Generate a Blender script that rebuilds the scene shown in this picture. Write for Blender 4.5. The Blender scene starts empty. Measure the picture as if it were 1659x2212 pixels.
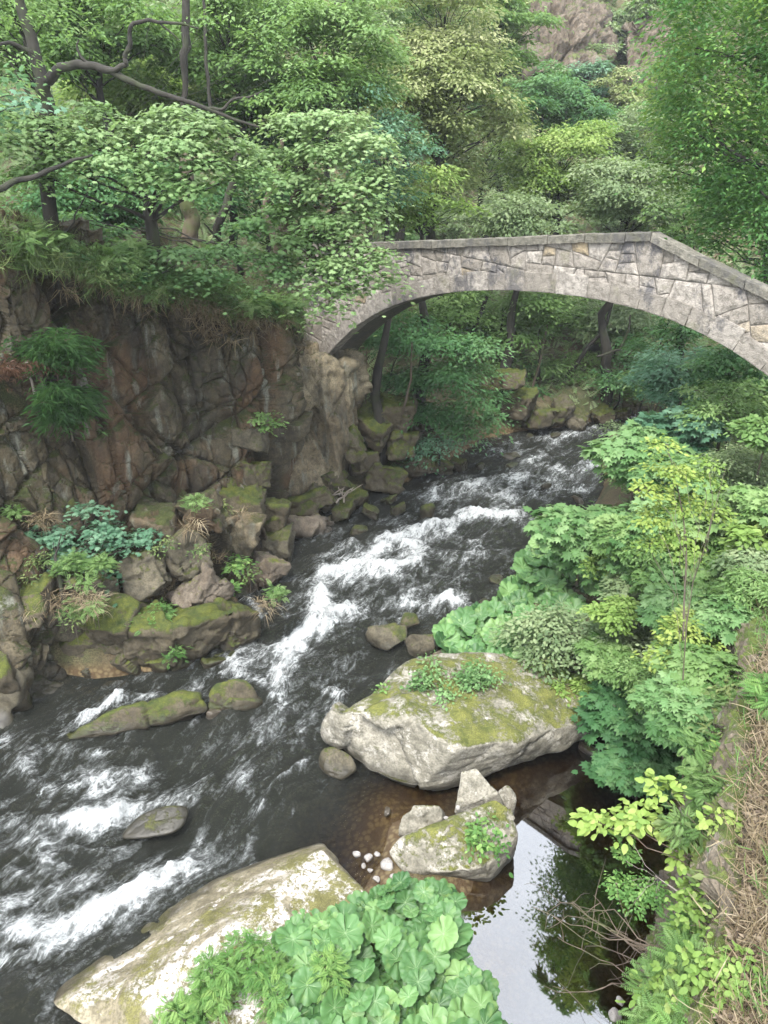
import bpy, bmesh, math, random
import numpy as np
from mathutils import Vector

SC = bpy.context.scene
# ------------------------------------------------------------------ camera, sky, sun, exposure
CAM_H, PITCH, FOC = 8.0, math.radians(24), 1637.0     # focal length in units of a 1659 x 2212 frame
cd = bpy.data.cameras.new('camera'); cam = bpy.data.objects.new('camera', cd); SC.collection.objects.link(cam)
cam.location = (0, 0, CAM_H); cam.rotation_euler = (math.radians(90) - PITCH, 0, 0)
cd.sensor_fit = 'VERTICAL'; cd.sensor_height = 24.0; cd.lens = 24.0 * FOC / 2212.0
cd.clip_start = 0.05; cd.clip_end = 600
SC.camera = cam
SUN_EL, SUN_AZ = math.radians(58), math.radians(200)   # azimuth the light comes from, clockwise from +Y
W = bpy.data.worlds.new('World'); SC.world = W; W.use_nodes = True
nt = W.node_tree; nt.nodes.clear()
def wn(t, **k):
    n = nt.nodes.new(t)
    for a, v in k.items(): setattr(n, a, v)
    return n
sky = wn('ShaderNodeTexSky', sky_type='NISHITA', sun_disc=False, sun_elevation=SUN_EL, sun_rotation=SUN_AZ)
sky.air_density = 1.0; sky.dust_density = 3.0
hs = wn('ShaderNodeHueSaturation'); hs.inputs['Saturation'].default_value = 0.42
nt.links.new(sky.outputs[0], hs.inputs['Color'])
tc = wn('ShaderNodeTexCoord'); cn = wn('ShaderNodeTexNoise')
cn.inputs['Scale'].default_value = 2.2; cn.inputs['Detail'].default_value = 6; cn.inputs['Roughness'].default_value = .55
nt.links.new(tc.outputs['Generated'], cn.inputs['Vector'])
cr = wn('ShaderNodeValToRGB'); cr.color_ramp.elements[0].position = .35; cr.color_ramp.elements[1].position = .68
cr.color_ramp.elements[0].color = (.35, .35, .35, 1); cr.color_ramp.elements[1].color = (.95, .95, .95, 1)
nt.links.new(cn.outputs[0], cr.inputs[0])
mx = wn('ShaderNodeMixRGB'); mx.inputs[2].default_value = (6.6, 7.0, 7.6, 1)
nt.links.new(cr.outputs[0], mx.inputs[0]); nt.links.new(hs.outputs[0], mx.inputs[1])
bg = wn('ShaderNodeBackground'); bg.inputs[1].default_value = 0.15
wo = wn('ShaderNodeOutputWorld'); nt.links.new(mx.outputs[0], bg.inputs[0]); nt.links.new(bg.outputs[0], wo.inputs[0])
sl = bpy.data.lights.new('sun', 'SUN'); sl.energy = 1.5; sl.angle = math.radians(14); sl.color = (1, .96, .9)
so = bpy.data.objects.new('sun', sl); SC.collection.objects.link(so)
sd = Vector((math.sin(SUN_AZ) * math.cos(SUN_EL), math.cos(SUN_AZ) * math.cos(SUN_EL), math.sin(SUN_EL)))
so.rotation_euler = (-sd).to_track_quat('-Z', 'Y').to_euler(); so.location = (0, 0, 40)
SC.view_settings.view_transform = 'Standard'; SC.view_settings.look = 'None'
SC.view_settings.gamma = 1; SC.view_settings.exposure = 2.4
SC.cycles.max_bounces = 8; SC.cycles.diffuse_bounces = 6; SC.cycles.glossy_bounces = 3
SC.cycles.transmission_bounces = 4; SC.cycles.transparent_max_bounces = 8
SC.cycles.use_denoising = True
SC.cycles.caustics_reflective = False; SC.cycles.caustics_refractive = False

# ------------------------------------------------------------------ helpers
RS = np.random.RandomState
cP, sP = math.cos(PITCH), math.sin(PITCH)
def ray(ux, uy):
    v = (1106 - uy) / FOC
    return np.array([(ux - 829.5) / FOC, cP + v * sP, -sP + v * cP])
def G(ux, uy, z=0.0):                       # the spot at height z seen in direction (ux, uy) of the survey photo
    r = ray(ux, uy); return np.array([0, 0, CAM_H]) + r * ((z - CAM_H) / r[2])
def D(ux, uy, Y):                           # the spot at northing Y
    r = ray(ux, uy); return np.array([0, 0, CAM_H]) + r * (Y / r[1])
def hit(ux, uy, y0=20.):               # where a sight line meets the ground
    r = ray(ux, uy); Y = np.linspace(y0, 148, 700); z = CAM_H + r[2] / r[1] * Y; b = z < gz(r[0] / r[1] * Y, Y)
    return float(Y[np.argmax(b)]) if b.any() else 120.
def proj(P):
    x, y, z = P[:, 0], P[:, 1], P[:, 2] - CAM_H
    dep = y * cP - z * sP; up = y * sP + z * cP
    return 829.5 + FOC * x / dep, 1106 - FOC * up / dep
def sstep(a, b, x): t = np.clip((x - a) / (b - a), 0, 1); return t * t * (3 - 2 * t)
def _h(ix, iy, iz, s):
    n = (ix.astype(np.int64) * 374761393 + iy.astype(np.int64) * 668265263 + iz.astype(np.int64) * 2147483647 + s * 1274126177) & 0xffffffff
    n = ((n ^ (n >> 13)) * 1274126177) & 0xffffffff
    n = ((n ^ (n >> 16)) * 2246822519) & 0xffffffff
    n = n ^ (n >> 15)
    return (n & 0xffffff) / float(0xffffff)
def vnoise(P, s=0):
    I = np.floor(P).astype(np.int64); F = P - I; F = F * F * (3 - 2 * F); o = 0
    for dx in (0, 1):
        for dy in (0, 1):
            for dz in (0, 1):
                w = (F[:, 0] if dx else 1 - F[:, 0]) * (F[:, 1] if dy else 1 - F[:, 1]) * (F[:, 2] if dz else 1 - F[:, 2])
                o = o + w * _h(I[:, 0] + dx, I[:, 1] + dy, I[:, 2] + dz, s)
    return o * 2 - 1
def fbm(P, octv=4, s=0, rough=.5):
    P = np.asarray(P, float); o = 0; a = 1.0; t = 0
    for k in range(octv): o = o + a * vnoise(P * (2.03 ** k) + 17.3 * k, s + k); t += a; a *= rough
    return o / t
def fbm2(x, y, octv=4, s=0): return fbm(np.stack([x, y, np.zeros_like(x)], -1), octv, s)
def cell(P, s=0):
    I = np.floor(P).astype(np.int64); n = len(P)
    F1 = np.full(n, 9.); F2 = np.full(n, 9.); H = np.zeros((n, 3)); Dl = np.zeros((n, 3))
    for dx in (-1, 0, 1):
        for dy in (-1, 0, 1):
            for dz in (-1, 0, 1):
                a, b, c = I[:, 0] + dx, I[:, 1] + dy, I[:, 2] + dz
                C = np.stack([a + _h(a, b, c, s), b + _h(a, b, c, s + 1), c + _h(a, b, c, s + 2)], -1)
                d = P - C; q = np.sqrt((d * d).sum(1)); m = q < F1
                F2 = np.where(m, F1, np.minimum(F2, q)); F1 = np.where(m, q, F1)
                Dl[m] = d[m]
                if m.any(): H[m] = np.stack([_h(a, b, c, s + 5), _h(a, b, c, s + 6), _h(a, b, c, s + 7)], -1)[m]
    return F1, F2, H, Dl
def facet(P, s=0, off=1., tilt=1., crack=.3, cw=.08):
    F1, F2, H, Dl = cell(P, s)
    return (H[:, 0] - .5) * off + ((H - .5) * Dl).sum(1) * tilt * 2 - crack * np.exp(-(F2 - F1) / cw)

def blocks(P, s=0, off=1., tilt=.8):
    """rock broken along three joint directions: flat-faced blocks standing in and out"""
    R_ = np.array([[.93, .33, .16], [-.36, .90, .24], [-.06, -.28, .96]]); Q = P @ R_.T; row = np.floor(Q[:, 2]); o = np.stack([_h(row.astype(np.int64), row.astype(np.int64) * 0, row.astype(np.int64) * 0, s + k) for k in (1, 2)], -1)
    Q = Q + np.concatenate([o, np.zeros((len(Q), 1))], 1); I = np.floor(Q).astype(np.int64); f = Q - I - .5
    H = np.stack([_h(I[:, 0], I[:, 1], I[:, 2], s + k) for k in (5, 6, 7, 8)], -1); e = (.5 - np.abs(f)).min(1)
    return (H[:, 0] - .5) * off + ((H[:, 1:] - .5) * f).sum(1) * tilt - .38 * off * np.exp(-e / .045)
def make_mesh(name, V, F, mat=None, attrs=None, uv=None, smooth=False):
    """V (n,3); F a list of index arrays (m,3) or (m,4)"""
    if not isinstance(F, (list, tuple)): F = [F]
    F = [np.asarray(f, np.int32) for f in F if len(f)]
    me = bpy.data.meshes.new(name)
    V = np.asarray(V, np.float32)
    me.vertices.add(len(V)); me.vertices.foreach_set('co', V.ravel())
    tot = np.concatenate([np.full(len(f), f.shape[1], np.int32) for f in F])
    lv = np.concatenate([f.ravel() for f in F])
    me.loops.add(len(lv)); me.loops.foreach_set('vertex_index', lv)
    me.polygons.add(len(tot)); me.polygons.foreach_set('loop_start', np.concatenate([[0], np.cumsum(tot)[:-1]]).astype(np.int32))
    me.polygons.foreach_set('loop_total', tot)
    me.polygons.foreach_set('use_smooth', np.full(len(tot), smooth, bool))
    for k, a in (attrs or {}).items():
        at = me.attributes.new(k, 'FLOAT', 'POINT'); at.data.foreach_set('value', np.asarray(a, np.float32))
    if uv is not None:
        l = me.uv_layers.new(name='flow'); l.data.foreach_set('uv', np.asarray(uv, np.float32)[lv].ravel())
    me.update(calc_edges=True)
    if mat: me.materials.append(mat)
    return me
def tag(o, label=None, cat=None, group=None, kind=None):
    if label: o['label'] = label
    if cat: o['category'] = cat
    if group: o['group'] = group
    if kind: o['kind'] = kind
    return o
def link(name, me, parent=None):
    o = bpy.data.objects.new(name, me); SC.collection.objects.link(o)
    if parent: o.parent = parent
    return o
def empty(name, loc):
    o = bpy.data.objects.new(name, None); SC.collection.objects.link(o); o.location = loc; o.empty_display_size = .2
    return o
def grid_faces(nu, nv):
    i = np.arange(nu - 1)[:, None] * nv + np.arange(nv - 1)[None]
    i = i.ravel(); return np.stack([i, i + nv, i + nv + 1, i + 1], -1)
def vnormals(V, F):
    N = np.zeros_like(V)
    n = np.cross(V[F[:, 1]] - V[F[:, 0]], V[F[:, 2]] - V[F[:, 0]])
    for k in range(F.shape[1]): np.add.at(N, F[:, k], n)
    return N / (np.linalg.norm(N, axis=1, keepdims=True) + 1e-9)

# ------------------------------------------------------------------ materials
def newmat(name):
    m = bpy.data.materials.new(name); m.use_nodes = True; n = m.node_tree; n.nodes.clear(); return m, n
class NT:
    def __init__(s, n): s.n = n
    def add(s, t, **k):
        x = s.n.nodes.new(t)
        for a, v in k.items(): setattr(x, a, v)
        return x
    def set(s, x, i, v):
        if hasattr(v, 'is_output') : s.n.links.new(v, x.inputs[i])
        else: x.inputs[i].default_value = v
    def tex(s, sc, det=5, rough=.55, vec=None, dist=0):
        x = s.add('ShaderNodeTexNoise'); s.set(x, 'Scale', sc); s.set(x, 'Detail', det); s.set(x, 'Roughness', rough); s.set(x, 'Distortion', dist)
        if vec is not None: s.set(x, 'Vector', vec)
        return x.outputs[0]
    def ramp(s, f, *st):
        x = s.add('ShaderNodeValToRGB'); s.set(x, 0, f); e = x.color_ramp.elements
        while len(e) < len(st): e.new(.5)
        for q, (p, c) in zip(e, st):
            q.position = p; q.color = (c, c, c, 1) if not hasattr(c, '__len__') else (*c, 1)
        return x.outputs[0]
    def mix(s, f, a, b, bt='MIX'):
        x = s.add('ShaderNodeMixRGB', blend_type=bt)
        for i, v in enumerate((f, a, b)):
            if hasattr(v, '__len__') and not hasattr(v, 'is_output'): v = (*v, 1)
            s.set(x, i, v)
        return x.outputs[0]
    def m(s, op, a, b=0., c=None):
        x = s.add('ShaderNodeMath', operation=op); s.set(x, 0, a); s.set(x, 1, b)
        if c is not None: s.set(x, 2, c)
        return x.outputs[0]
    def attr(s, nm): return s.add('ShaderNodeAttribute', attribute_name=nm).outputs['Fac']
    def pos(s, sc=None):
        g = s.add('ShaderNodeNewGeometry').outputs['Position']
        if sc is None: return g
        v = s.add('ShaderNodeVectorMath', operation='MULTIPLY'); s.set(v, 0, g); s.set(v, 1, sc); return v.outputs[0]
    def nz(s):
        g = s.add('ShaderNodeNewGeometry').outputs['Normal']; x = s.add('ShaderNodeSeparateXYZ'); s.set(x, 0, g); return x.outputs[2]
    def bump(s, h, st, dist=.02):
        b = s.add('ShaderNodeBump'); s.set(b, 'Strength', st); s.set(b, 'Distance', dist); s.set(b, 'Height', h); return b.outputs[0]
    def out(s, sh): s.set(s.add('ShaderNodeOutputMaterial'), 0, sh)
    def pbr(s, col, rough=.8, nrm=None, spec=.3):
        p = s.add('ShaderNodeBsdfPrincipled')
        if hasattr(col, '__len__') and not hasattr(col, 'is_output'): col = (*col, 1)
        s.set(p, 'Base Color', col); s.set(p, 'Roughness', rough); s.set(p, 'Specular IOR Level', spec)
        if nrm is not None: s.set(p, 'Normal', nrm)
        return p.outputs[0]

def rockmat(name, c1, c2, c3, moss=.5, mosscol=((.05, .065, .012), (.16, .17, .02)), lich=0., wet=.18, sc=1., lichcol=(.55, .54, .5), bumpd=.02, rust=0., mosslo=.15, topl=False):
    """three stone colours, moss gathering on upward faces, pale lichen patches, wet dark foot at the water"""
    mt, n = newmat(name); t = NT(n)
    p = t.pos()
    a = t.tex(1.3 * sc, 6, .6, p); b = t.tex(6 * sc, 6, .65, p); c = t.tex(30 * sc, 4, .7, p)
    col = t.mix(t.ramp(a, (.38, 0), (.62, 1)), c1, c2)
    col = t.mix(t.ramp(b, (.45, 0), (.7, 1)), col, c3)
    if rust:
        r = t.tex(.55, 4, .5, t.pos((1, 1, .6)))
        col = t.mix(t.m('MULTIPLY', t.ramp(r, (.5, 0), (.58, 1)), rust), col, (.085, .036, .014))
        st = t.tex(2.2, 5, .6, t.pos((1.6, 1.6, .22)))
        col = t.mix(t.m('MULTIPLY', t.ramp(st, (.56, 0), (.66, 1)), .8), col, (.15, .155, .125))
        st = t.tex(1.1, 5, .65, t.pos((1.2, 1.2, .3)))
        col = t.mix(t.m('MULTIPLY', t.ramp(st, (.5, 0), (.64, 1)), .75), col, (.017, .016, .012))
    col = t.mix(t.m('MULTIPLY', t.ramp(c, (.4, 1), (.55, 0)), .5), col, tuple(x * .35 for x in c1))
    if lich:
        l = t.tex(3.5 * sc, 8, .75, p); l = t.ramp(l, (.62 - .3 * lich, 0), (.68 - .3 * lich, 1))
        l2 = t.ramp(t.tex(19 * sc, 6, .75, p), (.44, 0), (.50, 1))
        if topl: l = t.m('MULTIPLY', l, t.ramp(t.nz(), (.90, 0), (.965, 1)))
        col = t.mix(t.m('MULTIPLY', l, t.m('MULTIPLY', l2, .9)), col, lichcol)
    mm = t.m('ADD', t.m('MULTIPLY', t.nz(), .35), t.m('ADD', t.m('MULTIPLY', t.tex(2.1 * sc, 6, .7, p), 1.1), t.m('MULTIPLY', t.tex(16 * sc, 5, .7, p), .5)))
    mm = t.m('SUBTRACT', mm, .30)
    mk = t.ramp(mm, (1.0 - .6 * moss, 0), (1.12 - .6 * moss, 1))
    if moss <= 0: mk = 0.0
    mc = t.mix(t.ramp(t.tex(5, 6, .75, p), (.36, 0), (.64, 1)), *mosscol)
    mc = t.mix(t.m('MULTIPLY', t.ramp(t.tex(60, 3, .6, p), (.4, 1), (.6, 0)), .5), mc, tuple(x * .4 for x in mosscol[0]))
    col = t.mix(mk, col, mc)
    z = t.add('ShaderNodeSeparateXYZ'); t.set(z, 0, p)
    wz = t.m('ADD', z.outputs[2], t.m('MULTIPLY', t.tex(3, 3, .5, p), -.12))
    wt = t.ramp(wz, (wet * .3, 1), (wet, 0))
    col = t.mix(t.m('MULTIPLY', wt, .62), col, (.012, .011, .008))
    h = t.m('ADD', t.m('MULTIPLY', b, .6), t.m('MULTIPLY', c, .3))
    h = t.m('ADD', h, t.m('MULTIPLY', t.tex(110 * sc, 3, .6, p), .12)); h = t.m('ADD', h, t.m('MULTIPLY', mk, t.m('ADD', .25, t.m('MULTIPLY', t.tex(70, 3, .6, p), .45)))) if moss > 0 else h
    rg = t.m('SUBTRACT', .85, t.m('MULTIPLY', wt, .5))
    t.out(t.pbr(col, rg, t.bump(h, .9, bumpd), .3)); return mt

def leafmat(name, dark, mid, light, trans=.55, rough=.6, spec=.3, vein=None):
    mt, n = newmat(name); t = NT(n)
    f = t.attr('tint')
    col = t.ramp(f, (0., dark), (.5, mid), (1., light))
    if vein:
        v = t.m('POWER', t.attr('vein'), 3.); v = t.ramp(v, (.35, 0), (.8, 1))
        col = t.mix(t.m('MULTIPLY', v, .8), col, vein)
        col = t.mix(t.m('MULTIPLY', t.ramp(t.tex(5, 5, .7, t.pos()), (.56, 0), (.72, 1)), .5), col, (.16, .22, .05))
        col = t.mix(t.m('MULTIPLY', t.ramp(t.tex(14, 4, .6, t.pos()), (.5, 0), (.75, 1)), .3), col, light)
    p = t.pbr(col, rough, t.bump(t.tex(30, 4, .6, t.pos()), .5, .01) if vein else None, spec)
    tr = t.add('ShaderNodeBsdfTranslucent'); t.set(tr, 0, t.mix(.5, col, (.1, .16, .02)))
    m = t.add('ShaderNodeMixShader'); t.set(m, 0, trans); t.set(m, 1, p); t.set(m, 2, tr.outputs[0])
    t.out(m.outputs[0]); return mt
def barkmat(name, c1, c2, c3=(.05, .06, .02)):
    mt, n = newmat(name); t = NT(n)
    a = t.tex(5, 6, .65, t.pos((1, 1, .3))); col = t.mix(t.ramp(a, (.35, 0), (.65, 1)), c1, c2)
    col = t.mix(t.ramp(t.tex(1.8, 4, .6, t.pos()), (.52, 0), (.66, 1)), col, c3)
    t.out(t.pbr(col, .9, t.bump(a, .9, .03))); return mt

GR = lambda k, d=(1, 1, 1): tuple(k * x for x in d)
M = {}
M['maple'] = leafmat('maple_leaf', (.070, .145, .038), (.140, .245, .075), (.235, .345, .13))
M['maple_dark'] = leafmat('dark_green_leaf', (.032, .10, .034), (.070, .175, .062), (.135, .255, .10))  # a deeper, darker green than the maple leaf
M['lime'] = leafmat('pale_layer_leaf', (.085, .165, .05), (.17, .275, .105), (.27, .37, .17))
M['bluish'] = leafmat('soft_green_leaf', (.055, .135, .04), (.13, .25, .088), (.235, .36, .155))
M['olive'] = leafmat('olive_flowering_leaf', (.12, .165, .05), (.24, .285, .11), (.40, .42, .22))
M['yellowgreen'] = leafmat('yellow_green_leaf', (.10, .18, .035), (.19, .30, .07), (.31, .40, .12))
M['yellow'] = leafmat('yellow_sapling_leaf', (.08, .16, .03), (.18, .28, .06), (.30, .37, .09))
M['darktree'] = leafmat('hanging_tree_leaf', (.035, .11, .026), (.09, .205, .055), (.22, .35, .08))
M['grey'] = leafmat('hazy_hill_leaf', (.11, .17, .075), (.19, .26, .125), (.28, .345, .18))  # pale grey-green, with some distance haze put into the leaf colour
M['bright'] = leafmat('bright_twig_leaf', (.11, .20, .04), (.22, .33, .07), (.34, .44, .12))
M['blue'] = leafmat('bluish_leaf', (.038, .115, .058), (.09, .20, .118), (.17, .30, .19))
M['litter'] = leafmat('pale_litter', (.055, .038, .025), (.125, .092, .062), (.23, .18, .125), .2)
M['butterbur'] = leafmat('butterbur_leaf', (.018, .060, .016), (.066, .150, .046), (.14, .235, .078), .25, .5, .35, vein=(.21, .30, .15))
M['fern'] = leafmat('weed_leaf', (.06, .16, .035), (.13, .26, .07), (.24, .38, .11))
M['yew'] = leafmat('yew_needles', (.010, .035, .011), (.025, .075, .022), (.06, .14, .04))
M['grass'] = leafmat('green_grass', (.030, .055, .014), (.065, .105, .030), (.14, .17, .06), .3)
M['drygrass'] = leafmat('dry_grass', (.09, .062, .036), (.19, .145, .088), (.31, .26, .175), .3)
M['brownleaf'] = leafmat('dead_leaf', (.03, .014, .008), (.075, .034, .02), (.13, .065, .04), .2)
M['bark'] = barkmat('bark', (.035, .028, .02), (.085, .07, .052))
M['barkdark'] = barkmat('dark_bark', (.010, .0095, .0075), (.030, .027, .021), (.022, .027, .012))
M['barkbrown'] = barkmat('brown_bark', (.045, .033, .023), (.10, .078, .056))
M['twig'] = barkmat('grey_twig', (.12, .10, .08), (.25, .22, .19), (.2, .17, .13))
M['cliff'] = rockmat('cliff_rock', (.048, .039, .021), (.088, .073, .045), (.020, .017, .012), moss=.50, mosscol=((.018, .026, .006), (.05, .058, .011)), rust=.42, bumpd=.05)
M['pillar'] = rockmat('pale_pillar_rock', (.12, .10, .062), (.22, .185, .12), (.05, .042, .028), moss=.3, mosscol=((.03, .036, .01), (.07, .07, .02)), rust=.12, bumpd=.045)
M['mossrock'] = rockmat('mossy_rock', (.052, .042, .026), (.085, .072, .047), (.03, .025, .016), moss=.68, mosscol=((.018, .030, .005), (.08, .088, .012)))
M['midrock'] = rockmat('brown_rock', (.055, .048, .031), (.092, .080, .054), (.030, .026, .018), moss=.42, mosscol=((.022, .03, .007), (.075, .08, .014)))
M['redrock'] = rockmat('reddish_rock', (.088, .069, .049), (.13, .108, .082), (.05, .041, .03), moss=.25)
M['boulder'] = rockmat('lichen_boulder', (.165, .153, .12), (.26, .243, .198), (.09, .084, .064), moss=.44, mosscol=((.055, .066, .014), (.145, .145, .035)), lich=.36, lichcol=(.31, .295, .255), bumpd=.04)
M['slab'] = rockmat('white_spotted_slab', (.12, .102, .064), (.21, .185, .13), (.08, .068, .042), moss=.34, mosscol=((.075, .07, .024), (.15, .14, .05)), lich=1.0, lichcol=(.39, .37, .35), wet=.1, topl=True)
M['pebble'] = rockmat('river_pebble', (.2, .185, .17), (.3, .285, .27), (.14, .13, .115), moss=0, wet=.05)
M['darkwet'] = rockmat('wet_river_rock', (.035, .031, .02), (.06, .053, .035), (.02, .018, .013), moss=.3, wet=.4)
M['wallrock'] = rockmat('grey_bank_rock', (.11, .09, .065), (.17, .142, .108), (.06, .048, .034), moss=.62, mosscol=((.035, .055, .010), (.085, .105, .022)), lich=.2, lichcol=(.22, .20, .165))
M['outcrop'] = rockmat('pink_outcrop_rock', (.11, .085, .06), (.175, .142, .108), (.05, .041, .03), moss=.5, mosscol=((.07, .09, .025), (.12, .14, .04)), bumpd=.1)

def stonemat(name, a, b, c, stain=.5):
    mt, n = newmat(name); t = NT(n); p = t.pos()
    f = t.attr('tint'); col = t.ramp(f, (0, a), (.5, b), (.93, c), (1., (.26, .205, .125)))
    x = t.tex(9, 6, .7, p); col = t.mix(t.m('MULTIPLY', t.ramp(x, (.40, 1), (.58, 0)), .7), col, tuple(v * .5 for v in a))
    y = t.tex(45, 4, .7, p); col = t.mix(t.m('MULTIPLY', t.ramp(y, (.55, 0), (.7, 1)), .4), col, tuple(v * 1.45 for v in c))
    s = t.tex(1.25, 6, .75, t.pos((1, 1, .7))); col = t.mix(t.m('MULTIPLY', t.ramp(s, (.52, 0), (.60, 1)), stain), col, (.045, .045, .052))
    g = t.tex(2.6, 5, .6, p); col = t.mix(t.m('MULTIPLY', t.ramp(g, (.6, 0), (.72, 1)), .35), col, (.12, .12, .06))
    t.out(t.pbr(col, .88, t.bump(t.m('ADD', x, t.m('MULTIPLY', y, .5)), 1., .05))); return mt
M['stone'] = stonemat('bridge_stone', (.175, .155, .128), (.26, .234, .202), (.32, .292, .255), .8)
M['ringstone'] = stonemat('arch_stone', (.19, .17, .142), (.24, .217, .188), (.29, .265, .232), .65)
M['coping'] = stonemat('coping_stone', (.105, .099, .078), (.14, .13, .104), (.18, .167, .137), .45)
M['mortar'] = stonemat('mortar', (.13, .118, .10), (.145, .13, .11), (.16, .145, .122), .5)
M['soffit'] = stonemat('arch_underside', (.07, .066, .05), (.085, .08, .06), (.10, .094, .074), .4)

# ------------------------------------------------------------------ ground
LB = np.array([G(-300, 1900), G(-100, 1640), G(0, 1560), G(150, 1465), G(440, 1450), G(585, 1330), G(535, 1270), G(620, 1200), G(730, 1110), G(860, 1060), G(1000, 1000), G(1100, 940), G(1290, 915), G(1370, 897)])[:, :2]
RB = np.array([[1.2, 2.2], [2.72, 4.99], [3.6, 6.74], [3.75, 9.3], [2.2, 11.4], [1.6, 12.3], [2.54, 13.26], [3.41, 15.51], [4.77, 17.28], [5.86, 19.76], [6.51, 22.91], [8.4, 25.35], [9.27, 26.62]])
def edge(B, y):
    o = np.argsort(B[:, 1]); x = np.interp(y, B[o, 1], B[o, 0])
    far = y > 26.6; return np.where(far, B[-1, 0] + (y - 26.6) * 2.2, x)
WD = np.array([.465, .885]); WN = np.array([.885, -.465]); W0 = np.array([1.95, 3.1])
TL = np.array([[-12, 3], [-9, 8], [-6.1, 12.4], [-3.4, 17.0], [-2.2, 19.6], [-3.4, 22.5], [-3.5, 60]], float)
def TLx(y): return np.interp(y, TL[:, 1], TL[:, 0])
def gz(x, y):
    x = np.asarray(x, float); y = np.asarray(y, float)
    dl = edge(LB, y) - x; dr = x - edge(RB, y)
    n1 = fbm2(x * .35, y * .35, 4, 3); n2 = fbm2(x * 1.6, y * 1.6, 4, 9)
    bed = -.5 + .12 * n2 + .25 * sstep(.8, 0, np.minimum(-dl, -dr) * -1 * -1)
    # left: low shelf, then the plateau behind the cliff
    dT = (TLx(y) - x) * .86
    shelf = -.35 + .5 * sstep(0, .8, dl) + .16 * np.maximum(dl, 0)
    shelf = np.minimum(shelf, 1.2)
    plat = 6.25 + .5 * np.maximum(dT - .8, 0) + .5 * n1
    near = shelf + (plat - shelf) * sstep(.45, 1.1, dT)
    fac = np.interp(y, [24, 33], [1, .36]); far = -.4 + .8 * sstep(0, 1.2, dl) + .42 * fac * np.maximum(dl - .5, 0) + .6 * n1 * sstep(.5, 4, dl)
    wy = sstep(19.8, 22.5, y)
    zl = near * (1 - wy) + np.maximum(far, np.where(dT > 1.5, plat * .92, far)) * wy
    # right: low bank, rock wall up to the dry slope
    dR = (x - W0[0]) * WN[0] + (y - W0[1]) * WN[1]
    low = -.4 + .75 * sstep(0, .7, dr) + .16 * np.maximum(dr, 0)
    up = 3.0 + .5 * np.maximum(dR, 0) + .25 * n1 + .08 * n2
    wr = sstep(-.05, .22, dR) * sstep(16, 11, y) + sstep(-1.6, 1.6, dR) * (1 - sstep(16, 11, y))
    zr = low + (np.maximum(up, low) - low) * wr
    z = np.where(dl > 0, zl, np.where(dr > 0, zr, bed))
    # valley closes behind the bend
    z = z + np.maximum(y - 38, 0) * .62 * (1 - np.exp(-np.maximum(y - 38, 0) / 12)) + .3 * n2 * sstep(20, 60, y)
    # gravel bar between slab and pool, under boulders
    for cx, cy, rx, ry, h in ((.35, 5.3, .95, 1.7, .62), (-.9, 5.2, 1.2, 1.4, .5), (.75, 7.0, .75, .7, .5), (1.4, 9.4, 1.6, 1.2, .45), (.2, 8.0, 1.3, .8, .22), (1.0, 12.0, .9, 1.1, .5)):
        z = z + np.where((dl < 0) & (dr < 0), h * np.exp(-((x - cx) / rx) ** 2 - ((y - cy) / ry) ** 2), 0)
    return z + .05 * n2
def gz1(x, y): return float(gz(np.array([x]), np.array([y]))[0])
yy = np.concatenate([np.linspace(-3, 2, 20)[:-1], 2 * (150 / 2) ** np.linspace(0, 1, 460)]); uu = np.linspace(-1, 1, 420)
uu = np.sign(uu) * np.abs(uu) ** 1.25
Yg, Ug = np.meshgrid(yy, uu, indexing='ij'); Xg = Ug * (12 + np.maximum(Yg, 0) * 1.0) + 1.0
V = np.stack([Xg.ravel(), Yg.ravel(), gz(Xg.ravel(), Yg.ravel())], -1)
mt, n = newmat('forest_floor'); t = NT(n); p = t.pos()
a = t.tex(.5, 6, .6, p); b = t.tex(5, 6, .7, p); c = t.tex(40, 4, .7, p)
col = t.mix(t.ramp(a, (.4, 0), (.6, 1)), (.115, .085, .05), (.055, .075, .025))
col = t.mix(t.ramp(b, (.45, 0), (.65, 1)), col, (.13, .115, .06)); col = t.mix(t.m('MULTIPLY', t.ramp(c, (.4, 1), (.6, 0)), .7), col, (.03, .022, .014))
vo = t.add('ShaderNodeTexVoronoi'); t.set(vo, 'Scale', 12.); t.set(vo, 'Vector', p)
stone = t.mix(t.tex(2, 4, .5, p), (.10, .075, .04), (.17, .13, .065)); stone = t.mix(t.ramp(vo.outputs[0], (.3, 0), (.6, 1)), stone, (.07, .045, .022))
z = t.add('ShaderNodeSeparateXYZ'); t.set(z, 0, p); col = t.mix(t.ramp(z.outputs[2], (.1, 1), (.28, 0)), col, stone)
dry = t.mix(b, (.085, .062, .04), (.16, .125, .085)); dry = t.mix(t.m('MULTIPLY', t.ramp(c, (.4, 1), (.6, 0)), .6), dry, (.04, .028, .018))
col = t.mix(t.attr('dry'), col, dry)
t.out(t.pbr(col, .95, t.bump(t.m('ADD', b, t.m('MULTIPLY', c, .4)), 1., .06)))
dR = (V[:, 0] - W0[0]) * WN[0] + (V[:, 1] - W0[1]) * WN[1]
dry_a = sstep(-.3, .3, dR) * sstep(15, 11, V[:, 1])
g = link('ground', make_mesh('ground', V, grid_faces(len(yy), len(uu)), mt, {'dry': dry_a}, smooth=True)); tag(g, kind='structure')

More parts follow.
